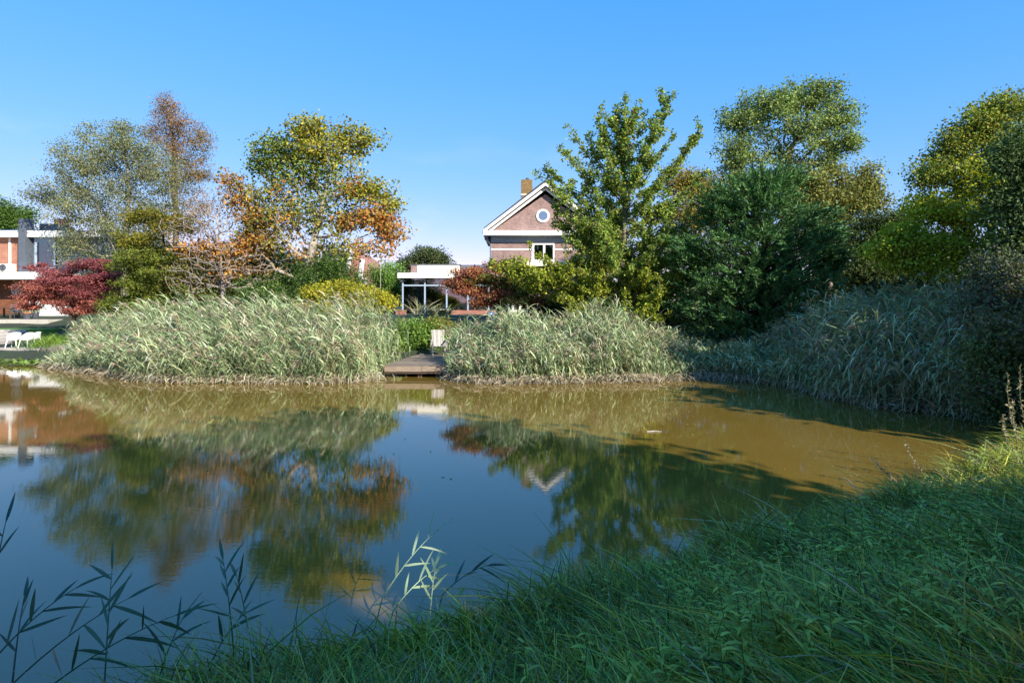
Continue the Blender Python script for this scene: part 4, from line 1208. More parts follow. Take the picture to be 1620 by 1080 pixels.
tree('hedge_tree', 'dark green tree in the gap between cypress and yellow green tree', 'tree', 30,
     [(1380, 370, 40, 36, 60, 0), (1410, 360, 34, 24, 40, 0), (1360, 420, 50, 40, 70, 0), (1420, 410, 50, 40, 60, 0), (1400, 450, 60, 30, 50, 0), (1430, 345, 24, 16, 16, 0)], [(1390, 520, 0), (1390, 430, 0), (1392, 370, 0)],
     {0: H('3a4a24', '4a5a2a', '2f3f1e', '5a6430')}, leaves=42, size=0.15, spread=0.3, r_base=0.14, seed=26)
tree('yellow_ash', 'big yellow green tree rising over the right hand reeds', 'tree', 21,
     [(1590, 170, 32, 24, 56, 1), (1545, 200, 36, 26, 60, 1), (1505, 235, 30, 28, 50, 1), (1590, 230, 50, 40, 90, 1), (1470, 280, 28, 24, 40, 1), (1540, 280, 50, 36, 90, 0), (1600, 300, 46, 44, 90, 0),
      (1465, 330, 32, 26, 50, 0), (1520, 340, 50, 36, 90, 0), (1430, 375, 36, 20, 50, 0), (1480, 390, 46, 24, 70, 0), (1550, 395, 50, 30, 80, 0), (1400, 395, 24, 12, 20, 0), (1600, 400, 46, 40, 60, 0), (1640, 250, 40, 60, 60, 1), (1440, 415, 40, 14, 34, 0), (1500, 425, 50, 16, 44, 0)],
     [(1575, 540, 0), (1570, 420, 0), (1572, 300, 0), (1585, 200, 0)], {0: H('9aa82e', 'aab236', '88982a', 'b8b440'), 1: H('78883a', '88943e', '667832', 'a49c42')},
     leaves=34, size=0.12, spread=0.24, r_base=0.16, seed=27, bark='bark_dark', flat=0.7)
tree('shade_tree', 'dark leafy tree at the right edge of the picture', 'tree', 16,
     [(1625, 330, 50, 60, 70, 0), (1650, 230, 50, 60, 60, 0), (1640, 430, 60, 50, 70, 0), (1600, 400, 26, 30, 24, 0), (1680, 330, 60, 100, 80, 0), (1590, 250, 20, 26, 14, 0)], [(1665, 640, 0), (1660, 480, 0), (1655, 280, 0)],
     {0: H('566a3c', '647844', '485c34')}, leaves=40, size=0.12, spread=0.26, r_base=0.16, seed=28, bark='bark_dark')
tree('elder_shrub', 'dark twiggy shrub below the yellow green tree at right', 'shrub', 15.5,
     [(1580, 430, 44, 36, 60, 0), (1600, 490, 50, 40, 70, 0), (1550, 480, 40, 30, 50, 0), (1620, 550, 44, 40, 60, 0), (1580, 540, 40, 30, 50, 0), (1600, 600, 44, 30, 50, 0), (1650, 500, 50, 60, 60, 0)], [(1610, 650, 0), (1605, 560, 0), (1600, 470, 0)],
     {0: H('566248', '646c52', '5c6c46', '6a6a60')}, leaves=22, size=0.10, spread=0.22, r_base=0.06, r_tip=0.006, seed=29, bark='bark_dark', bf=0.15)


tree('bramble_thicket', 'tangled dark green thicket at the right corner of the pond', 'shrub', 13.8,
     [(1565, 560, 34, 34, 60, 0), (1600, 600, 44, 34, 70, 0), (1580, 640, 34, 24, 50, 0), (1630, 560, 40, 44, 60, 0), (1625, 640, 40, 36, 60, 1), (1590, 520, 36, 30, 50, 1), (1550, 610, 24, 26, 34, 1)], [(1612, 690, 0.6), (1605, 640, 0.6), (1600, 560, 0.6)],
     {0: H('4e6236', '5c703e', '42562e'), 1: H('5c6a44', '6a7648', '6a6450')}, leaves=15, size=0.10, spread=0.27, r_base=0.04, r_tip=0.006, seed=30, bark='bark_dark', bf=0.12)


# trees round the viewer, outside the picture, whose shade falls on the near bank and the right shore
def shade_tree(x, y, h, r, label, seed, per=1.0, k=60, zc=None, hz=None):
    rng = RNG(seed)
    n = int(230 * per)
    g0 = float(ground_z(x, y))
    d = norm(rng.normal(size=(n, 3))); rr = rng.uniform(0, 1, n) ** 0.4
    zc = zc or h * 0.62
    tips = np.array([x, y, g0 + zc]) + d * rr[:, None] * np.array([r, r, hz or h * 0.40])
    dense = [np.array([x + 0.05 * math.sin(q), y, g0 - 0.2 + (h * 0.75 + 0.2) * q / 14]) for q in range(15)]
    t = thing('park_tree', label, 'tree', (x, y, g0), 'trees shading the near bank')
    pos, par, ends = skeleton(rng, tips, dense, 0.25, 0.6, 0.1)
    wood_mesh('trunk', pos, par, 0.2, 0.012, M['bark_dark'], t)
    ii = np.repeat(np.arange(n), k); m = len(ii)
    lp = tips[ii] + rng.normal(size=(m, 3)) * 0.5
    for g_p, g_r in GAPS:
        w_ = lp - g_p
        lp = lp[np.linalg.norm(w_ - (w_ @ TS)[:, None] * TS, axis=1) > g_r * rng.uniform(0.8, 1.25, len(lp))]
    m = len(lp)
    v, f = leaf_quads(lp, norm(rng.normal(size=(m, 3))), norm(rng.normal(size=(m, 3)) + np.array([0, 0, .6])), rng.uniform(0.32, 0.5, m), rng.uniform(0.26, 0.36, m))
    col = pick(rng, {0: H('4c5c2a', '5a6a30', '3c4c24')}, np.zeros(m, int), 0.15)
    mesh_np('crown', v, f, M['leaf'], t, np.repeat(np.clip(col, 0.005, 0.6), 4, 0))


# holes cut in that canopy to let sun onto chosen spots: (spot, radius)
GAPS = [(P(662, 885, 5.4), 0.46), (P(680, 925, 5.2), 0.36), (P(770, 1015, 4.5), 0.24), (P(900, 985, 4.6), 0.14), (P(1010, 1040, 3.9), 0.12), (P(1130, 930, 5.2), 0.16), (P(1250, 900, 5.4), 0.13), (P(1420, 860, 6.0), 0.2), (P(1380, 985, 4.3), 0.12), (P(1560, 930, 4.8), 0.15), (P(560, 1050, 4.2), 0.12), (P(1545, 742, 8.3), 0.55), (P(1600, 722, 8.8), 0.8), (P(1300, 560, 19.0), 1.2), (P(1240, 585, 20.3), 0.9), (P(1380, 520, 18.0), 0.6), (P(1430, 600, 17.0), 0.4)]
TS = np.array(to_sun)
nv, sv = np.array([0.755, 0.656]), np.array([0.656, -0.755])
for i, (c_, a_, h_, r_) in enumerate(((6.0, 7.5, 11.0, 3.7), (-1.75, 8.5, 11.4, 3.95), (-6.5, 9.5, 11.8, 4.4), (-11.0, 10.0, 12.2, 4.8), (-17.0, 10.0, 12.4, 4.8),
                                      (18.4, 3.0, 5.9, 2.7), (23.4, 2.5, 9.4, 2.8), (28.5, 0.0, 9.0, 3.0))):
    q = c_ * nv + a_ * sv
    shade_tree(q[0], q[1], h_, r_,
               ['leafy tree on the bank just right behind the viewer', 'leafy tree on the bank behind the viewer', 'leafy tree behind the viewer further from the water', 'leafy tree left behind the viewer',
                'farthest leafy tree left behind the viewer', 'leafy tree beyond the right picture edge nearest the viewer', 'leafy tree beyond the right picture edge beside the pond corner',
                'leafy tree beyond the right picture edge farthest back'][i], 60 + i, k=60 if i < 5 else 44)
q = 2.3 * nv + 16.0 * sv  # unseen tree added to shade water that the lower crowns leave lit
shade_tree(q[0], q[1], 16.0, 3.4, 'tall added tree with a high crown, unseen behind the viewer', 69, k=60, zc=13.0, hz=2.2)


# a far belt of trees closing the view behind the gardens
def tree_belt():
    rng = RNG(71)
    n = 5200
    x = rng.uniform(-170, 170, n); y = 120 + rng.uniform(0, 14, n)
    z = 1.5 + (6.5 + 2 * np.sin(x * 0.09) + 1.2 * np.sin(x * 0.31)) * rng.uniform(0, 1, n) ** 0.7
    ii = np.repeat(np.arange(n), 10); m = len(ii)
    lp = np.stack([x, y, z], 1)[ii] + rng.normal(size=(m, 3)) * 1.0
    v, f = leaf_quads(lp, norm(rng.normal(size=(m, 3))), norm(rng.normal(size=(m, 3)) + np.array([0, -0.3, .6])), rng.uniform(0.5, 0.9, m), rng.uniform(0.4, 0.6, m))
    col = pick(rng, {0: H('4c5c34', '5a6a3a', '6a6a3c', '3f4f2c')}, np.zeros(m, int), 0.15)
    tag(mesh_np('tree_belt', v, f, M['leaf'], None, np.repeat(np.clip(col, 0.005, 0.6), 4, 0)), 'far belt of trees behind the gardens', 'trees', kind='stuff')


tree_belt()


def hedge(label, x0, x1, y, h, seed, pal):
    rng = RNG(seed)
    n = int((x1 - x0) * h * 95)
    x = rng.uniform(x0, x1, n); yy = y + rng.uniform(-0.7, 0.7, n)
    g = ground_z(x, yy)
    z = g + (h + 0.35 * np.sin(x * 0.8) + 0.25 * np.sin(x * 2.3)) * rng.uniform(0, 1, n) ** 0.8
    v, f = leaf_quads(np.stack([x, yy, z], 1) + rng.normal(size=(n, 3)) * 0.15, norm(rng.normal(size=(n, 3))), norm(rng.normal(size=(n, 3)) + np.array([0, -0.4, .6])), rng.uniform(0.2, 0.34, n), rng.uniform(0.15, 0.24, n))
    col = pick(rng, {0: pal}, np.zeros(n, int), 0.15) * (1 + 0.15 * np.sin(x * 1.7 + z))[:, None]
    t = thing('hedge', label, 'hedge', ((x0 + x1) / 2, y, 2))
    mesh_np('leaves', v, f, M['leaf'], t, np.repeat(np.clip(col, 0.005, 0.6), 4, 0))
    m = MB()
    for xx in np.arange(x0, x1, 1.2): m.tube([(xx, y, float(ground_z(xx, y)) - 0.1), (xx + 0.1, y, 2 + h * 0.6)], [0.05, 0.02], 5)
    m.build('stems', M['bark_dark'], t)


hedge('dark green hedge behind the birch and the left shrubs', -31, -13.5, 50, 5.2, 81, H('4a5a2c', '5a6a34', '3c4c26'))
hedge('dark green hedge behind the cypress and the right trees', 9.5, 42, 44, 3.8, 82, H('3c4c26', '4a5a2c', '34421f'))
hedge('shaded hedge between the right reeds and the yellow green tree', 13.2, 27, 25.5, 2.6, 83, H('3a4a28', '465632', '2f3f22'))


# ------------------------------------------------------------------ reeds
def in_poly(x, y, poly):
    ins = np.zeros(x.shape, bool)
    for (ax, ay), (bx, by) in zip(poly, np.roll(poly, -1, 0)):
        ins ^= ((ay > y) != (by > y)) & (x < (bx - ax) * (y - ay) / (by - ay + 1e-12) + ax)
    return ins


REED_GREEN = np.array(H('8ea076', '9eac7e', '7e946a', 'aeb688', 'c0c098', '8ea078')) * np.array([0.98, 0.99, 0.92])
REED_DRY = H('bcae86', 'c8bc98', 'a89a74')
PLUME = H('a08c78', 'b09c88', '8e7a6a')


def reed_bed(name, label, poly, top, n, seed, front_y, rise=2.4, leaves=11, plume=0.3, lean=-0.35, skirt=0.25, wmul=1.0, lmul=1.0, shade=1.0):
    """stalks with drooping blades and feathery heads; top gives the outline height along the bed"""
    rng = RNG(seed)
    poly = np.array(poly)
    lo, hi = poly.min(0), poly.max(0)
    pts = []
    while sum(len(p) for p in pts) < n:
        q = rng.uniform(lo, hi, (n * 2, 2)); pts.append(q[in_poly(q[:, 0], q[:, 1], poly)])
    xy = np.concatenate(pts)[:n]
    gz = np.maximum(ground_z(xy[:, 0], xy[:, 1]), -0.25)
    back = np.clip(front_y(xy) / rise, 0, 1)                # 0 at the water's edge, 1 well back
    # clumps and hollows give the bed an uneven surface
    lump = 0.10 * np.sin(xy[:, 0] * 1.9 + 1.3 * np.sin(xy[:, 1] * 1.1)) + 0.09 * np.sin(xy[:, 0] * 4.3 + xy[:, 1] * 2.7)
    zt = top(xy) * (0.50 + 0.50 * back ** 0.8) * (0.98 + lump) * rng.uniform(0.70, 1.10, n) * np.where(rng.uniform(0, 1, n) < 0.07, 1.14, 1.0)
    H_ = np.maximum(zt - gz, 0.45)
    u = norm(np.stack([rng.normal(size=n) * 0.10 + lean * 0.15, -0.08 - 0.20 * (1 - back) + rng.normal(size=n) * 0.10, np.ones(n)], 1))
    bend = np.stack([lean * rng.uniform(0.2, 1.0, n) + rng.normal(size=n) * 0.10, rng.normal(size=n) * 0.12 - 0.08, -0.06 * np.ones(n)], 1)
    base = np.stack([xy[:, 0], xy[:, 1], gz - 0.05], 1)
    dryc = rng.uniform(0, 1, n) < 0.07
    sc = np.where(dryc[:, None], np.array(REED_DRY)[rng.integers(0, 3, n)], np.array(REED_GREEN)[rng.integers(0, 6, n)]) * (1 + 0.18 * rng.normal(size=(n, 1))) * shade
    side = norm(np.cross(u, rng.normal(size=(n, 3))))
    parts = [ribbons(base, u, bend, H_, np.full(n, 0.012), side, 4, [1, 1, .9, .8, .6], np.clip(sc * 0.9, 0.01, 0.6))]
    # blades
    k = leaves
    ii = np.repeat(np.arange(n), k); m = n * k
    f = (np.tile((np.arange(k) + 0.5) / k, n) * 0.9 + 0.1) + rng.normal(size=m) * 0.03
    p = base[ii] + H_[ii, None] * (f[:, None] * u[ii] + (f ** 2)[:, None] * bend[ii])
    az = rng.uniform(0, 2 * np.pi, m)
    hd = np.stack([np.cos(az) * 0.75 + lean * 2.4, np.sin(az) * 0.75 - 0.45, np.zeros(m)], 1)
    lu = norm(norm(hd) * 0.55 + np.array([0, 0, 0.80]) + rng.normal(size=(m, 3)) * 0.15)
    lb = norm(hd) * 0.30 + np.array([0, 0, -1.25]) * np.where(rng.uniform(0, 1, (m, 1)) < 0.42, rng.uniform(0.05, 0.4, (m, 1)), rng.uniform(0.4, 1.35, (m, 1)))
    L = lmul * rng.uniform(0.30, 0.62, m) * np.clip(H_[ii] / 2.0, 0.6, 1.1)
    lc = sc[ii] * np.clip(1.06 + 0.36 * rng.normal(size=(m, 1)), 0.25, 2.0)
    low = (f < 0.22) & (rng.uniform(0, 1, m) < 0.4)
    lc[low] = np.array(REED_DRY)[rng.integers(0, 3, low.sum())]
    ls = norm(np.cross(lu, norm(rng.normal(size=(m, 3)) * 0.35 + np.array([0, 0, 1]))))
    parts.append(ribbons(p, lu, lb, L, np.full(m, 0.034 * wmul) * rng.uniform(0.7, 1.25, m), ls, 3, [0.55, 1.0, 0.75, 0.04], np.clip(lc, 0.01, 0.65)))
    # feathery heads
    hs = np.where((rng.uniform(0, 1, n) < plume) & (H_ > 1.1))[0]
    q = 12
    jj = np.repeat(hs, q); mm = len(jj)
    tip = base[jj] + H_[jj, None] * (u[jj] + bend[jj])
    td = norm(u[jj] + 2 * bend[jj])
    r_ = rng.uniform(0, 1, mm)
    hp = tip - td * (r_ * 0.18)[:, None]
    hu = norm(td + norm(rng.normal(size=(mm, 3))) * 0.5 + np.array([lean * 0.8, 0, 0]))
    parts.append(ribbons(hp, hu, np.array([[lean * 0.5, 0, -0.75]]).repeat(mm, 0), rng.uniform(0.12, 0.26, mm), rng.uniform(0.018, 0.03, mm), norm(np.cross(hu, rng.normal(size=(mm, 3)))), 2, [0.5, 1, 0.1],
                         np.clip(np.array(PLUME)[rng.integers(0, 3, mm)] * (1 + 0.15 * rng.normal(size=(mm, 1))) * shade, 0.01, 0.6)))
    # bleached old blades trailing in the water along the edge
    e = np.where(front_y(xy) < 0.8)[0]
    if skirt > 0 and len(e):
        ne = int(len(e) * skirt * 22)
        ee = rng.choice(e, ne)
        bp_ = np.stack([xy[ee, 0] + rng.normal(size=ne) * 0.2, xy[ee, 1] - 0.15 + rng.normal(size=ne) * 0.2, rng.uniform(0.02, 0.30, ne)], 1)
        hu = norm(np.stack([rng.normal(size=ne) * 0.8 + lean, -np.abs(rng.normal(size=ne)) * 0.7, rng.uniform(-0.1, 0.6, ne)], 1))
        ec = np.array(H('a59a80', 'b8ac92', '8c8068', '9c8c74'))[rng.integers(0, 4, ne)] * (1 + 0.2 * rng.normal(size=(ne, 1))) * shade
        parts.append(ribbons(bp_, hu, np.array([[0, 0, -0.8]]).repeat(ne, 0), rng.uniform(0.2, 0.45, ne), np.full(ne, 0.024), norm(np.cross(hu, rng.normal(size=(ne, 3)))), 2, [0.7, 1, 0.1], np.clip(ec, 0.01, 0.7)))
    v, f, c = join(parts)
    tag(mesh_np(name, v, f, M['reed'], None, c), label, 'reeds', kind='stuff')


def front_line(pairs):
    xs, ys = np.array(pairs).T
    o = np.argsort(xs)
    return lambda xy: xy[:, 1] - np.interp(xy[:, 0], xs[o], ys[o])


def outline(pairs):
    """(px, top row, depth) -> height above the water along px"""
    px, py, d = np.array(pairs, float).T
    z = CAMH - (py - YH) * d / F
    return lambda xy: np.interp(810 + F * xy[:, 0] / xy[:, 1], px, z)


Lf = [tuple(Wp(a, b)) for a, b in ((70, 581), (120, 586), (170, 592), (230, 603), (320, 605), (420, 606), (520, 606), (590, 603), (612, 594))]
reed_bed('reed_bed', 'long wind bent reed bed along the far bank left of the dock', Lf + [(x * 1.0 + 0.25, y + 4.6) for x, y in Lf[::-1]],
         outline([(60, 560, 30), (110, 533, 29), (160, 505, 28), (240, 490, 27), (330, 474, 26), (420, 471, 26), (520, 472, 26), (590, 475, 26), (640, 486, 26), (660, 515, 26)]), 4800, 101, front_line(Lf), 3.2, leaves=10, plume=0.22, lean=-0.30)
Cf = [tuple(Wp(a, b)) for a, b in ((712, 598), (750, 604), (800, 606), (900, 605), (1000, 603), (1080, 600), (1125, 598))]
reed_bed('reed_bed', 'pale green reed bed on the far bank between dock and cypress', Cf + [(x + 0.1, y + 3.6) for x, y in Cf[::-1]],
         outline([(700, 530, 24), (745, 508, 24), (800, 496, 24.5), (880, 492, 25), (950, 486, 25), (1010, 496, 25), (1060, 515, 25), (1100, 545, 25), (1130, 565, 24)]), 3600, 102, front_line(Cf), 2.4, plume=0.2, lean=-0.12, skirt=0.4)
Sf = [tuple(Wp(a, b)) for a, b in ((1090, 599), (1140, 600), (1210, 606))]
reed_bed('reed_bed', 'low shaded reeds at the foot of the cypress', Sf + [(x + 0.6, y + 3.2) for x, y in Sf[::-1]],
         outline([(1080, 545, 25), (1120, 540, 25), (1200, 525, 25), (1260, 515, 25)]), 900, 103, front_line(Sf), 2.0, plume=0.12, lean=-0.2, skirt=0.3)
Rf = [tuple(Wp(a, b)) for a, b in ((1200, 605), (1260, 615), (1335, 636), (1400, 646), (1470, 653), (1525, 661), (1548, 666))]
rpoly = Rf + [(Rf[-1][0] + 1.0, Rf[-1][1] + 0.6), (Rf[-1][0] + 3.2, Rf[-1][1] + 4.5), (15.2, 21.5), (13.8, 24.8), (Rf[0][0] + 0.8, Rf[0][1] + 3.4)]
rdist = lambda xy: np.maximum(pond_dist(xy[:, 0], xy[:, 1]), 0)
reed_bed('reed_bed', 'tall shaded reeds with pinkish heads along the right shore', rpoly,
         outline([(1200, 548, 22), (1260, 515, 20), (1330, 488, 19), (1400, 470, 18.5), (1500, 464, 18), (1600, 475, 17), (1720, 485, 16)]), 5200, 104, rdist, 2.2, plume=0.24, lean=-0.3, skirt=0.1, wmul=1.15, lmul=1.12)


# ------------------------------------------------------------------ near bank: grass and herbs
def near_grass():
    rng = RNG(201)

    def scatter(k, dmin, dmax, p):
        d = dmin + (dmax - dmin) * rng.uniform(0, 1, k) ** p
        x, y = rng.uniform(-0.95, 1.0, k) * d, d
        s_ = pond_dist(x, y)
        ok = (s_ > -0.05) & ~((x > 9) & (y > 12.0)) & (x > -6)
        return x[ok], y[ok], s_[ok]
    # tussocks: blades fan out of a crown and fall over with the drift of the sward
    tx, ty, ts = scatter(16000, 2.0, 15.0, 1.35)
    k = 15
    t_n = len(tx)
    big = rng.uniform(0.55, 1.25, t_n) * (1 + 0.25 * np.sin(tx * 2.1 + ty * 1.3))
    fl = 2.2 + 0.9 * np.sin(tx * 0.9 + 0.6 * ty) + 0.7 * np.sin(ty * 1.7 - tx * 0.5) + rng.normal(size=t_n) * 1.1
    tone = np.clip(1 + 0.30 * rng.normal(size=t_n) + 0.25 * np.sin(tx * 1.7) * np.sin(ty * 2.3 + 1), 0.45, 1.6)
    pal = np.array(H('648a34', '769838', '507a2c', '86a442', '588438', 'a0a850')) * np.array([1.6, 1.05, 0.95])
    hue = rng.integers(0, 6, t_n)
    ii = np.repeat(np.arange(t_n), k); n = len(ii)
    r = 0.055 * big[ii]
    x = tx[ii] + rng.normal(size=n) * r; y = ty[ii] + rng.normal(size=n) * r
    s = ts[ii]
    z = ground_z(tx, ty)[ii]
    az = rng.uniform(0, 6.283, n)
    hd = np.stack([np.cos(az) * 0.9 + 0.8 * np.cos(fl[ii]), np.sin(az) * 0.9 + 0.8 * np.sin(fl[ii]), np.zeros(n)], 1)
    L = rng.uniform(0.16, 0.42, n) * big[ii] * np.where((s < 0.8) & (rng.uniform(0, 1, n) < 0.25), 1.5, 1.0)
    u = norm(hd * rng.uniform(0.15, 0.6, (n, 1)) + np.array([0, 0, 1]) + rng.normal(size=(n, 3)) * 0.12)
    bend = hd * rng.uniform(0.2, 0.7, (n, 1)) + np.array([0, 0, -1]) * rng.uniform(0.2, 0.75, (n, 1))
    W = rng.uniform(0.006, 0.014, n)
    col = np.where((rng.uniform(0, 1, n) < 0.6)[:, None], pal[hue[ii]], pal[rng.integers(0, 6, n)]) * tone[ii, None] * np.clip(1 + 0.42 * rng.normal(size=(n, 1)), 0.2, 2.4)
    dry = rng.uniform(0, 1, n) < (0.05 + 0.06 * (s < 0.6))
    col[dry] = np.array(H('b8aa80', 'a4986c', 'c4b894'))[rng.integers(0, 3, dry.sum())]
    side = norm(np.cross(u, rng.normal(size=(n, 3)) * 0.6 + np.array([0, 1.0, 0])))
    a1 = ribbons(np.stack([x, y, z - 0.02], 1), u, bend, L, W, side, 3, [0.8, 1, 0.75, 0.05], np.clip(col, 0.006, 0.6))
    # straw lying in the grass, thicker and paler
    sx, sy, ss = scatter(1500, 2.2, 12.0, 1.2)
    q = len(sx)
    sz = ground_z(sx, sy)
    a = rng.uniform(0, 6.283, q)
    su = norm(np.stack([np.cos(a), np.sin(a), rng.uniform(0.05, 0.9, q)], 1))
    sc_ = np.array(H('b8aa84', 'a0906a', '8c8058'))[rng.integers(0, 3, q)]
    a2 = ribbons(np.stack([sx, sy, sz + rng.uniform(0.03, 0.16, q)], 1), su, np.array([[0, 0, -0.25]]).repeat(q, 0), rng.uniform(0.2, 0.55, q), np.full(q, 0.006), norm(np.cross(su, rng.normal(size=(q, 3)))), 3, [1, 1, 0.8, 0.4], sc_)
    v, f, c = join([a1, a2])
    tag(mesh_np('bank_grass', v, f, M['grass'], None, c), 'long dark green grass covering the near bank', 'grass', kind='stuff')
    # leafy herbs among the grass
    m = 420
    d = 2.6 + 9.5 * rng.uniform(0, 1, m * 3) ** 1.3; ax = rng.uniform(-0.3, 0.85, m * 3)
    x, y = ax * d, d
    s = pond_dist(x, y)
    cl = np.sin(x * 1.3 + 2.0) * np.sin(y * 1.1 + 0.5) + rng.normal(size=m * 3) * 0.35
    ok = (s > 0.05) & (cl > 0.1) & ~((x > 8.5) & (y > 11.5)); x, y = x[ok][:m], y[ok][:m]; m = len(x)
    z = ground_z(x, y); hgt = rng.uniform(0.22, 0.5, m)
    k = 16
    ii = np.repeat(np.arange(m), k); q = len(ii)
    f_ = np.tile(np.linspace(0.25, 1, k), m)
    az = np.tile(np.arange(k) * 2.4, m) + rng.uniform(0, 6.28, m)[ii]
    lx = rng.normal(size=(m, 2)) * 0.16
    p = np.stack([x[ii] + lx[ii, 0] * f_ * hgt[ii], y[ii] + lx[ii, 1] * f_ * hgt[ii], z[ii] + hgt[ii] * f_], 1)
    u = norm(np.stack([np.cos(az), np.sin(az), rng.uniform(0.1, 0.9, q)], 1))
    L = rng.uniform(0.05, 0.115, q) * (1.15 - 0.4 * f_)
    col = np.array(H('9cac40', 'aaba4a', '8ca038', 'b4be54'))[rng.integers(0, 4, q)] * (1 + 0.14 * rng.normal(size=(q, 1)))
    side = norm(np.cross(u, np.array([0, 0, 1.0]) + rng.normal(size=(q, 3)) * 0.2))
    a1 = ribbons(p, u, np.array([[0, 0, -0.45]]).repeat(q, 0), L, L * 0.24, side, 3, [0.25, 1, 0.8, 0.03], np.clip(col, 0.006, 0.6))
    st = np.stack([x, y, z - 0.02], 1)
    us = np.stack([lx[:, 0], lx[:, 1], np.ones(m)], 1)
    a2 = ribbons(st, us, np.zeros((m, 3)), hgt, np.full(m, 0.006), np.array([[1.0, 0, 0]]).repeat(m, 0), 2, [1, 1, .6], np.array(H('5a7a40')).repeat(m, 0))
    v, f, c = join([a1, a2])
    tag(mesh_np('bank_herbs', v, f, M['grass'], None, c), 'bright green leafy herbs scattered in the near grass', 'herbs', kind='stuff')


near_grass()


def lone_reed(px0, py0, px1, py1, d, label, seed, nl=7, col='5a7a5a', sag=0.1, leafl=0.30, dy=0.35):
    """a single reed: bending stem and separate lance-shaped leaves"""
    rng = RNG(seed)
    a, b = P(px0, py0, d), P(px1, py1, d + dy)
    g0 = max(-0.3, float(ground_z(a[0], a[1])))
    root = np.array([a[0] - (b[0] - a[0]) * 0.25, a[1] - 0.05, min(g0, a[2]) - 0.05])
    t = thing('reed_stalk', label, 'reed', (root[0], root[1], g0), 'single reeds at the near water edge')
    ctrl = a * 0.5 + b * 0.5 + np.array([0, 0, sag])
    pts = [root]
    for q in range(9):
        f = q / 8
        pts.append((1 - f) ** 2 * a + 2 * f * (1 - f) * ctrl + f * f * b)
    m = len(pts)
    tint = hx(col)
    mb = MB().tube(pts, [0.0065 - 0.0045 * i / (m - 1) for i in range(m)], 6)
    mesh_np('stem', np.concatenate(mb.v), [np.array(f) for f in mb.f.values() if f], M['reed'], t, np.repeat(tint[None] * 1.1, mb.n, 0), smooth=True)
    P_ = np.array(pts)
    for i in range(nl):
        f = 0.25 + 0.75 * (i + 0.5) / nl
        s = f * (m - 1); j = min(int(s), m - 2)
        p = P_[j] + (P_[j + 1] - P_[j]) * (s - j)
        dr = norm(P_[j + 1] - P_[j])
        sgn = 1 if i % 2 else -1
        sidev = np.array([dr[2], 0.0, -dr[0]]) * sgn
        u = norm(dr * rng.uniform(0.55, 0.95) + sidev * rng.uniform(0.4, 0.8) + np.array([0, rng.normal() * 0.35, rng.normal() * 0.1]))
        if i == nl - 1: u = norm(dr + rng.normal(size=3) * 0.08)
        L = leafl * rng.uniform(0.7, 1.15)
        sv_ = norm(np.cross(u, np.array([0.2 * rng.normal(), -1.0, 0.55])))
        v, fc, c = ribbons(p[None], u[None], np.array([[0.05 * rng.normal(), 0, -0.22 * rng.uniform(0.3, 1.2)]]), np.array([L]), np.array([0.0205 * rng.uniform(0.8, 1.25)]), sv_[None], 6,
                           [0.35, 0.9, 1.0, 0.9, 0.68, 0.38, 0.02], tint[None] * rng.uniform(0.8, 1.2))
        mesh_np('leaf', v, fc, M['reed'], t, c)


reeds = [(-25, 1060, 128, 925, 3.7, 7, '3f6048', 'reed leaning right from the lower left corner, lowest one'),
         (10, 1090, 215, 940, 3.8, 7, '466850', 'long reed arching right across the lower left water'),
         (165, 1085, 178, 893, 4.1, 8, '4c6e56', 'upright reed in the lower left water'),
         (60, 1100, 290, 968, 3.7, 7, '44664c', 'low reed stretching far right over the lower left water'),
         (20, 1075, 40, 935, 3.9, 5, '3c5a48', 'short thin reed near the left edge'),
         (-15, 960, 12, 815, 3.9, 4, '34503c', 'reed cut off by the left picture edge'),
         (368, 1010, 352, 880, 4.6, 8, '48684c', 'upright leafy reed left of the withered seed head'),
         (395, 1010, 372, 905, 4.7, 5, '56684c', 'thin reed bending over beside the withered seed head'),
         (335, 1045, 395, 965, 4.4, 4, '3f6044', 'broad leaved short reed at the grass edge'),
         (605, 945, 695, 836, 5.3, 6, 'aabf94', 'pale green reed arching right in the middle foreground'),  # this and the next two: sunlight put into the pale tint
         (622, 965, 700, 895, 5.2, 6, 'a2b88c', 'pale green reed below the arching one'),
         (680, 975, 690, 890, 5.2, 6, '9ab084', 'pale upright reed in the middle foreground'),
         (700, 940, 778, 893, 5.4, 5, '4a665a', 'dark thin reed right of the pale reeds'),
         (722, 985, 726, 935, 5.1, 3, '7ca060', 'short bright reed shoot at the grass edge'),
         (965, 960, 963, 915, 5.9, 4, '8ca070', 'small pale reed shoot among the grass right of the middle'),
         (250, 1075, 300, 960, 4.2, 5, '42604c', 'slim reed between the lower left reeds and the grass')]
for i, (a_, b_, c_, d_, dd, nl, col, lb) in enumerate(reeds):
    lone_reed(a_, b_, c_, d_, dd, lb, 300 + i, nl, col)


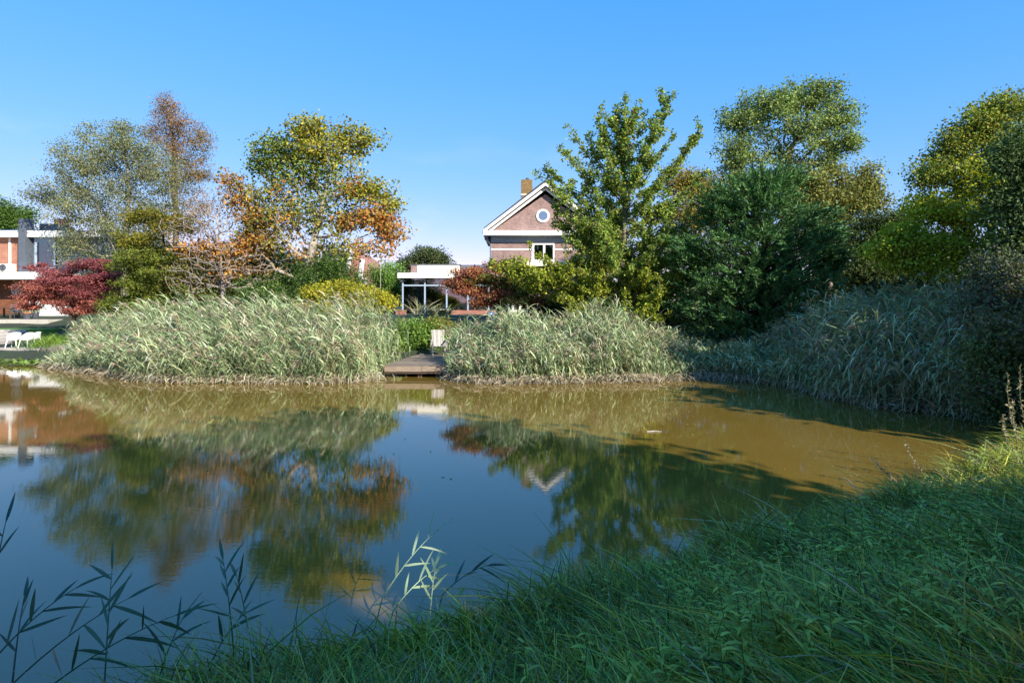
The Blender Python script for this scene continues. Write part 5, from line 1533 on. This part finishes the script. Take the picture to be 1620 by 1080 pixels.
def weed(px, py, px1, py1, d, label, seed, col='a39a78'):
    """dried flowering stem with short seed tufts"""
    rng = RNG(seed)
    a, b = P(px, py, d), P(px1, py1, d)
    g0 = float(ground_z(a[0], a[1])); a[2] = min(a[2], g0)
    t = thing('dried_weed', label, 'weed', (a[0], a[1], g0), 'dried weeds by the right edge')
    pts = [a + (b - a) * q / 8 + np.array([0.03 * math.sin(q * 0.9), 0, 0.05 * math.sin(q * 0.4)]) for q in range(9)]
    mb = MB().tube(pts, [0.006 - 0.0005 * i for i in range(9)], 5)
    mesh_np('stem', np.concatenate(mb.v), [np.array(f) for f in mb.f.values() if f], M['dry'], t, np.repeat(hx('8c8060')[None], mb.n, 0))
    n = 60
    q = rng.uniform(3, 8, n); j = np.minimum(q.astype(int), 7)
    P_ = np.array(pts)
    p = P_[j] + (P_[j + 1] - P_[j]) * (q - j)[:, None]
    u = norm(rng.normal(size=(n, 3)) + np.array([0, 0, 0.5]))
    v, f = leaf_quads(p, u, norm(rng.normal(size=(n, 3))), rng.uniform(0.03, 0.07, n), rng.uniform(0.012, 0.028, n))
    mesh_np('seed_heads', v, f, M['dry'], t, np.repeat(np.clip(hx(col) * (1 + 0.2 * rng.normal(size=(n, 1))), 0.02, 0.7), 4, 0))


for i, w_ in enumerate(((1610, 705, 1592, 590, 9.5, 'tallest dried weed at the right edge'), (1618, 720, 1600, 632, 9.0, 'dried weed leaning over the pond corner'), (1600, 735, 1585, 655, 9.2, 'lowest dried weed on the right bank'),
                        (1625, 690, 1612, 575, 9.8, 'dried weed cut by the right edge'), (1440, 790, 1375, 722, 8.9, 'dry arching stem over the brown water'), (1470, 770, 1432, 700, 9.3, 'thin dry stem rising from the bank edge'))):
    weed(*w_[:5], w_[5], 400 + i)


# ------------------------------------------------------------------ small planting on the left, pots, pampas, water plants
def tuft(name, label, cat, px, py, d, n, L, pal, seed, W=0.02, spread=0.35, plume=0, up=1.0, z=None):
    rng = RNG(seed)
    c = P(px, py, d)
    c[2] = float(ground_z(c[0], c[1])) if z is None else z
    t = thing(name, label, cat, tuple(c))
    base = c + rng.normal(size=(n, 3)) * np.array([spread, spread, 0.02])
    az = rng.uniform(0, 6.283, n)
    hd = np.stack([np.cos(az), np.sin(az), np.zeros(n)], 1)
    u = norm(hd * rng.uniform(0.1, 0.6, (n, 1)) + np.array([0, 0, up]))
    bend = hd * 0.35 + np.array([0, 0, -0.5]) * rng.uniform(0.3, 1.0, (n, 1))
    col = np.array(pal)[rng.integers(0, len(pal), n)] * (1 + 0.15 * rng.normal(size=(n, 1)))
    v, f, cc = ribbons(base, u, bend, L * rng.uniform(0.6, 1.1, n), np.full(n, W), norm(np.cross(u, rng.normal(size=(n, 3)))), 4, [0.7, 1, 0.9, 0.6, 0.05], np.clip(col, 0.01, 0.7))
    mesh_np('blades', v, f, M['grass'], t, cc)
    for i in range(plume):
        a = c + np.array([rng.normal() * spread, rng.normal() * spread, 0]); b = a + np.array([rng.normal() * 0.35, rng.normal() * 0.2, L * rng.uniform(1.15, 1.55)])
        m = 130
        q = rng.uniform(0.62, 1, m)
        p = a + (b - a) * q[:, None]
        uu = norm(rng.normal(size=(m, 3)) * 0.5 + norm(b - a))
        v, f = leaf_quads(p, uu, norm(rng.normal(size=(m, 3))), rng.uniform(0.1, 0.2, m), rng.uniform(0.03, 0.05, m))
        po = mesh_np('plume', v, f, M['dry'], t, np.repeat(np.clip(hx('d5c8a8') * (1 + 0.1 * rng.normal(size=(m, 1))), 0.02, 0.8), 4, 0))
        MB().tube([a, b], 0.006, 5).build('stalk', M['twig'], po)
    return t


tuft('pampas_grass', 'pampas grass with cream plumes right of the red maple', 'ornamental grass', 163, 500, 32.2, 260, 0.95, H('8a8a50', '9c9a60', '7a7c44'), 501, 0.014, 0.28, plume=8)
tuft('daylily_clump', 'fresh green strap leaved clump beside the white chairs', 'plant', 82, 540, 33.2, 420, 0.95, H('6c8c34', '7c9a3c', '5a7c2c', '8ca044'), 502, 0.026, 0.55)
tuft('daylily_clump', 'smaller green strap leaved clump under the red maple', 'plant', 105, 520, 34.5, 300, 0.8, H('5c7c34', '6c8c3c', '4c6c2c'), 503, 0.026, 0.45)
tuft('lavender_clump', 'greyish dry clump at the right end of the waterside deck', 'plant', 100, 548, 32.3, 300, 0.55, H('9c988c', 'a8a090', '8a8478', 'b0a498'), 504, 0.012, 0.45)
tuft('terrace_grass', 'arching pale grass left on the garden room terrace', 'ornamental grass', 668, 497, 41.5, 60, 1.9, H('9a9a70', '8a8a58', 'aaa682'), 505, 0.05, 0.25, z=1.7)
tuft('terrace_grass', 'arching pale grass in the middle of the garden room terrace', 'ornamental grass', 682, 500, 41.3, 50, 1.4, H('9a9a70', '8a8a58', 'aaa682'), 506, 0.05, 0.25, z=1.7)
tuft('terrace_palm', 'upright leafy plant right on the garden room terrace', 'plant', 702, 498, 41.6, 50, 1.5, H('6c7c48', '8a9468', '5a6c3c'), 507, 0.06, 0.15, z=1.7)


def pot(px, d, z, r, h, mat, label, seed, flower):
    c = P(px, 0, d)
    t = thing('plant_pot', label, 'plant pot', (c[0], d, z), 'pots on the terrace')
    MB().lathe((c[0], d, z), [(r * 0.72, 0), (r, h), (r * 1.08, h), (r * 1.08, h * 0.88), (r * 1.0, h * 0.86)][:3], 18).build('pot', M[mat], t, smooth=False)
    MB().lathe((c[0], d, z + h + 0.002), [(r * 1.1, 0), (r * 1.1, 0.05)], 18).build('rim', M['terracotta' if flower else mat], t)
    rng = RNG(seed); n = 150
    p = np.array([c[0], d, z + h + 0.15]) + rng.normal(size=(n, 3)) * np.array([r * 0.7, r * 0.7, 0.1])
    v, f = leaf_quads(p, norm(rng.normal(size=(n, 3)) + np.array([0, 0, .6])), norm(rng.normal(size=(n, 3))), rng.uniform(0.08, 0.16, n), rng.uniform(0.03, 0.06, n))
    pal = H('8a9a48', 'b0b078', 'd8d0b0', '6c8a3c') if flower else H('5c7c3c', '6c8c48', '9aa080')
    mesh_np('leaves', v, f, M['leaf'], t, np.repeat(np.array(pal)[rng.integers(0, len(pal), n)], 4, 0))


pot(43, 40.4, 1.725, 0.23, 0.36, 'pot', 'grey pot with pale flowers at the terrace edge', 511, True)
pot(56, 41.2, 1.705, 0.22, 0.42, 'pot', 'dark pot with green plant right of the flowering pot', 512, False)


def floating():
    rng = RNG(601)
    # lily-like leaves by the left deck
    n = 240
    px, py = rng.uniform(-20, 78, n), rng.uniform(572, 580, n)
    xy = np.array([Wp(a, b) for a, b in zip(px, py)])
    p = np.stack([xy[:, 0], xy[:, 1], rng.uniform(0.008, 0.10, n)], 1)
    u = norm(np.stack([rng.normal(size=n), rng.normal(size=n), rng.uniform(0, 0.5, n)], 1))
    v, f = leaf_quads(p, u, np.array([[0, 0, 1.0]]).repeat(n, 0) + rng.normal(size=(n, 3)) * 0.15, rng.uniform(0.2, 0.36, n), rng.uniform(0.14, 0.24, n), 0.05)
    col = np.array(H('5c7c34', '6c8c3c', '7c9444', '8a8a5c'))[rng.integers(0, 4, n)]
    tag(mesh_np('water_plants', v, f, M['leaf'], None, np.repeat(col, 4, 0)), 'patch of low green water plants by the left deck', 'water plants', kind='stuff')
    n = 190
    px, py = np.where(rng.uniform(0, 1, n) < 0.3, rng.uniform(250, 900, n), rng.uniform(900, 1560, n)), 605 + 170 * rng.uniform(0, 1, n) ** 1.4
    xy = np.array([Wp(a, b) for a, b in zip(px, py)])
    ok = pond_dist(xy[:, 0], xy[:, 1]) < -0.2; xy = xy[ok]; n = len(xy)
    az = rng.uniform(0, 6.28, n)
    v, f = leaf_quads(np.stack([xy[:, 0], xy[:, 1], np.full(n, 0.006)], 1), np.stack([np.cos(az), np.sin(az), np.zeros(n)], 1), np.array([[0, 0, 1.0]]).repeat(n, 0), rng.uniform(0.04, 0.085, n), rng.uniform(0.03, 0.05, n), 0.08)
    col = np.array(H('a8683a', 'b88a50', '8a5a34', '9c9060'))[rng.integers(0, 4, n)]
    tag(mesh_np('fallen_leaves', v, f, M['leaf'], None, np.repeat(col, 4, 0)), 'small fallen leaves floating on the pond', 'leaves', kind='stuff')
    m = MB(); a = Wp(1035, 683)
    m.tube([(a[0] - 0.16, a[1], 0.008), (a[0] + 0.02, a[1] + 0.03, 0.014), (a[0] + 0.16, a[1], 0.008)], [0.009, 0.011, 0.006], 6)
    tag(m.build('floating_stick', M['wood_grey']), 'pale stick floating in the middle of the pond', 'stick')


floating()
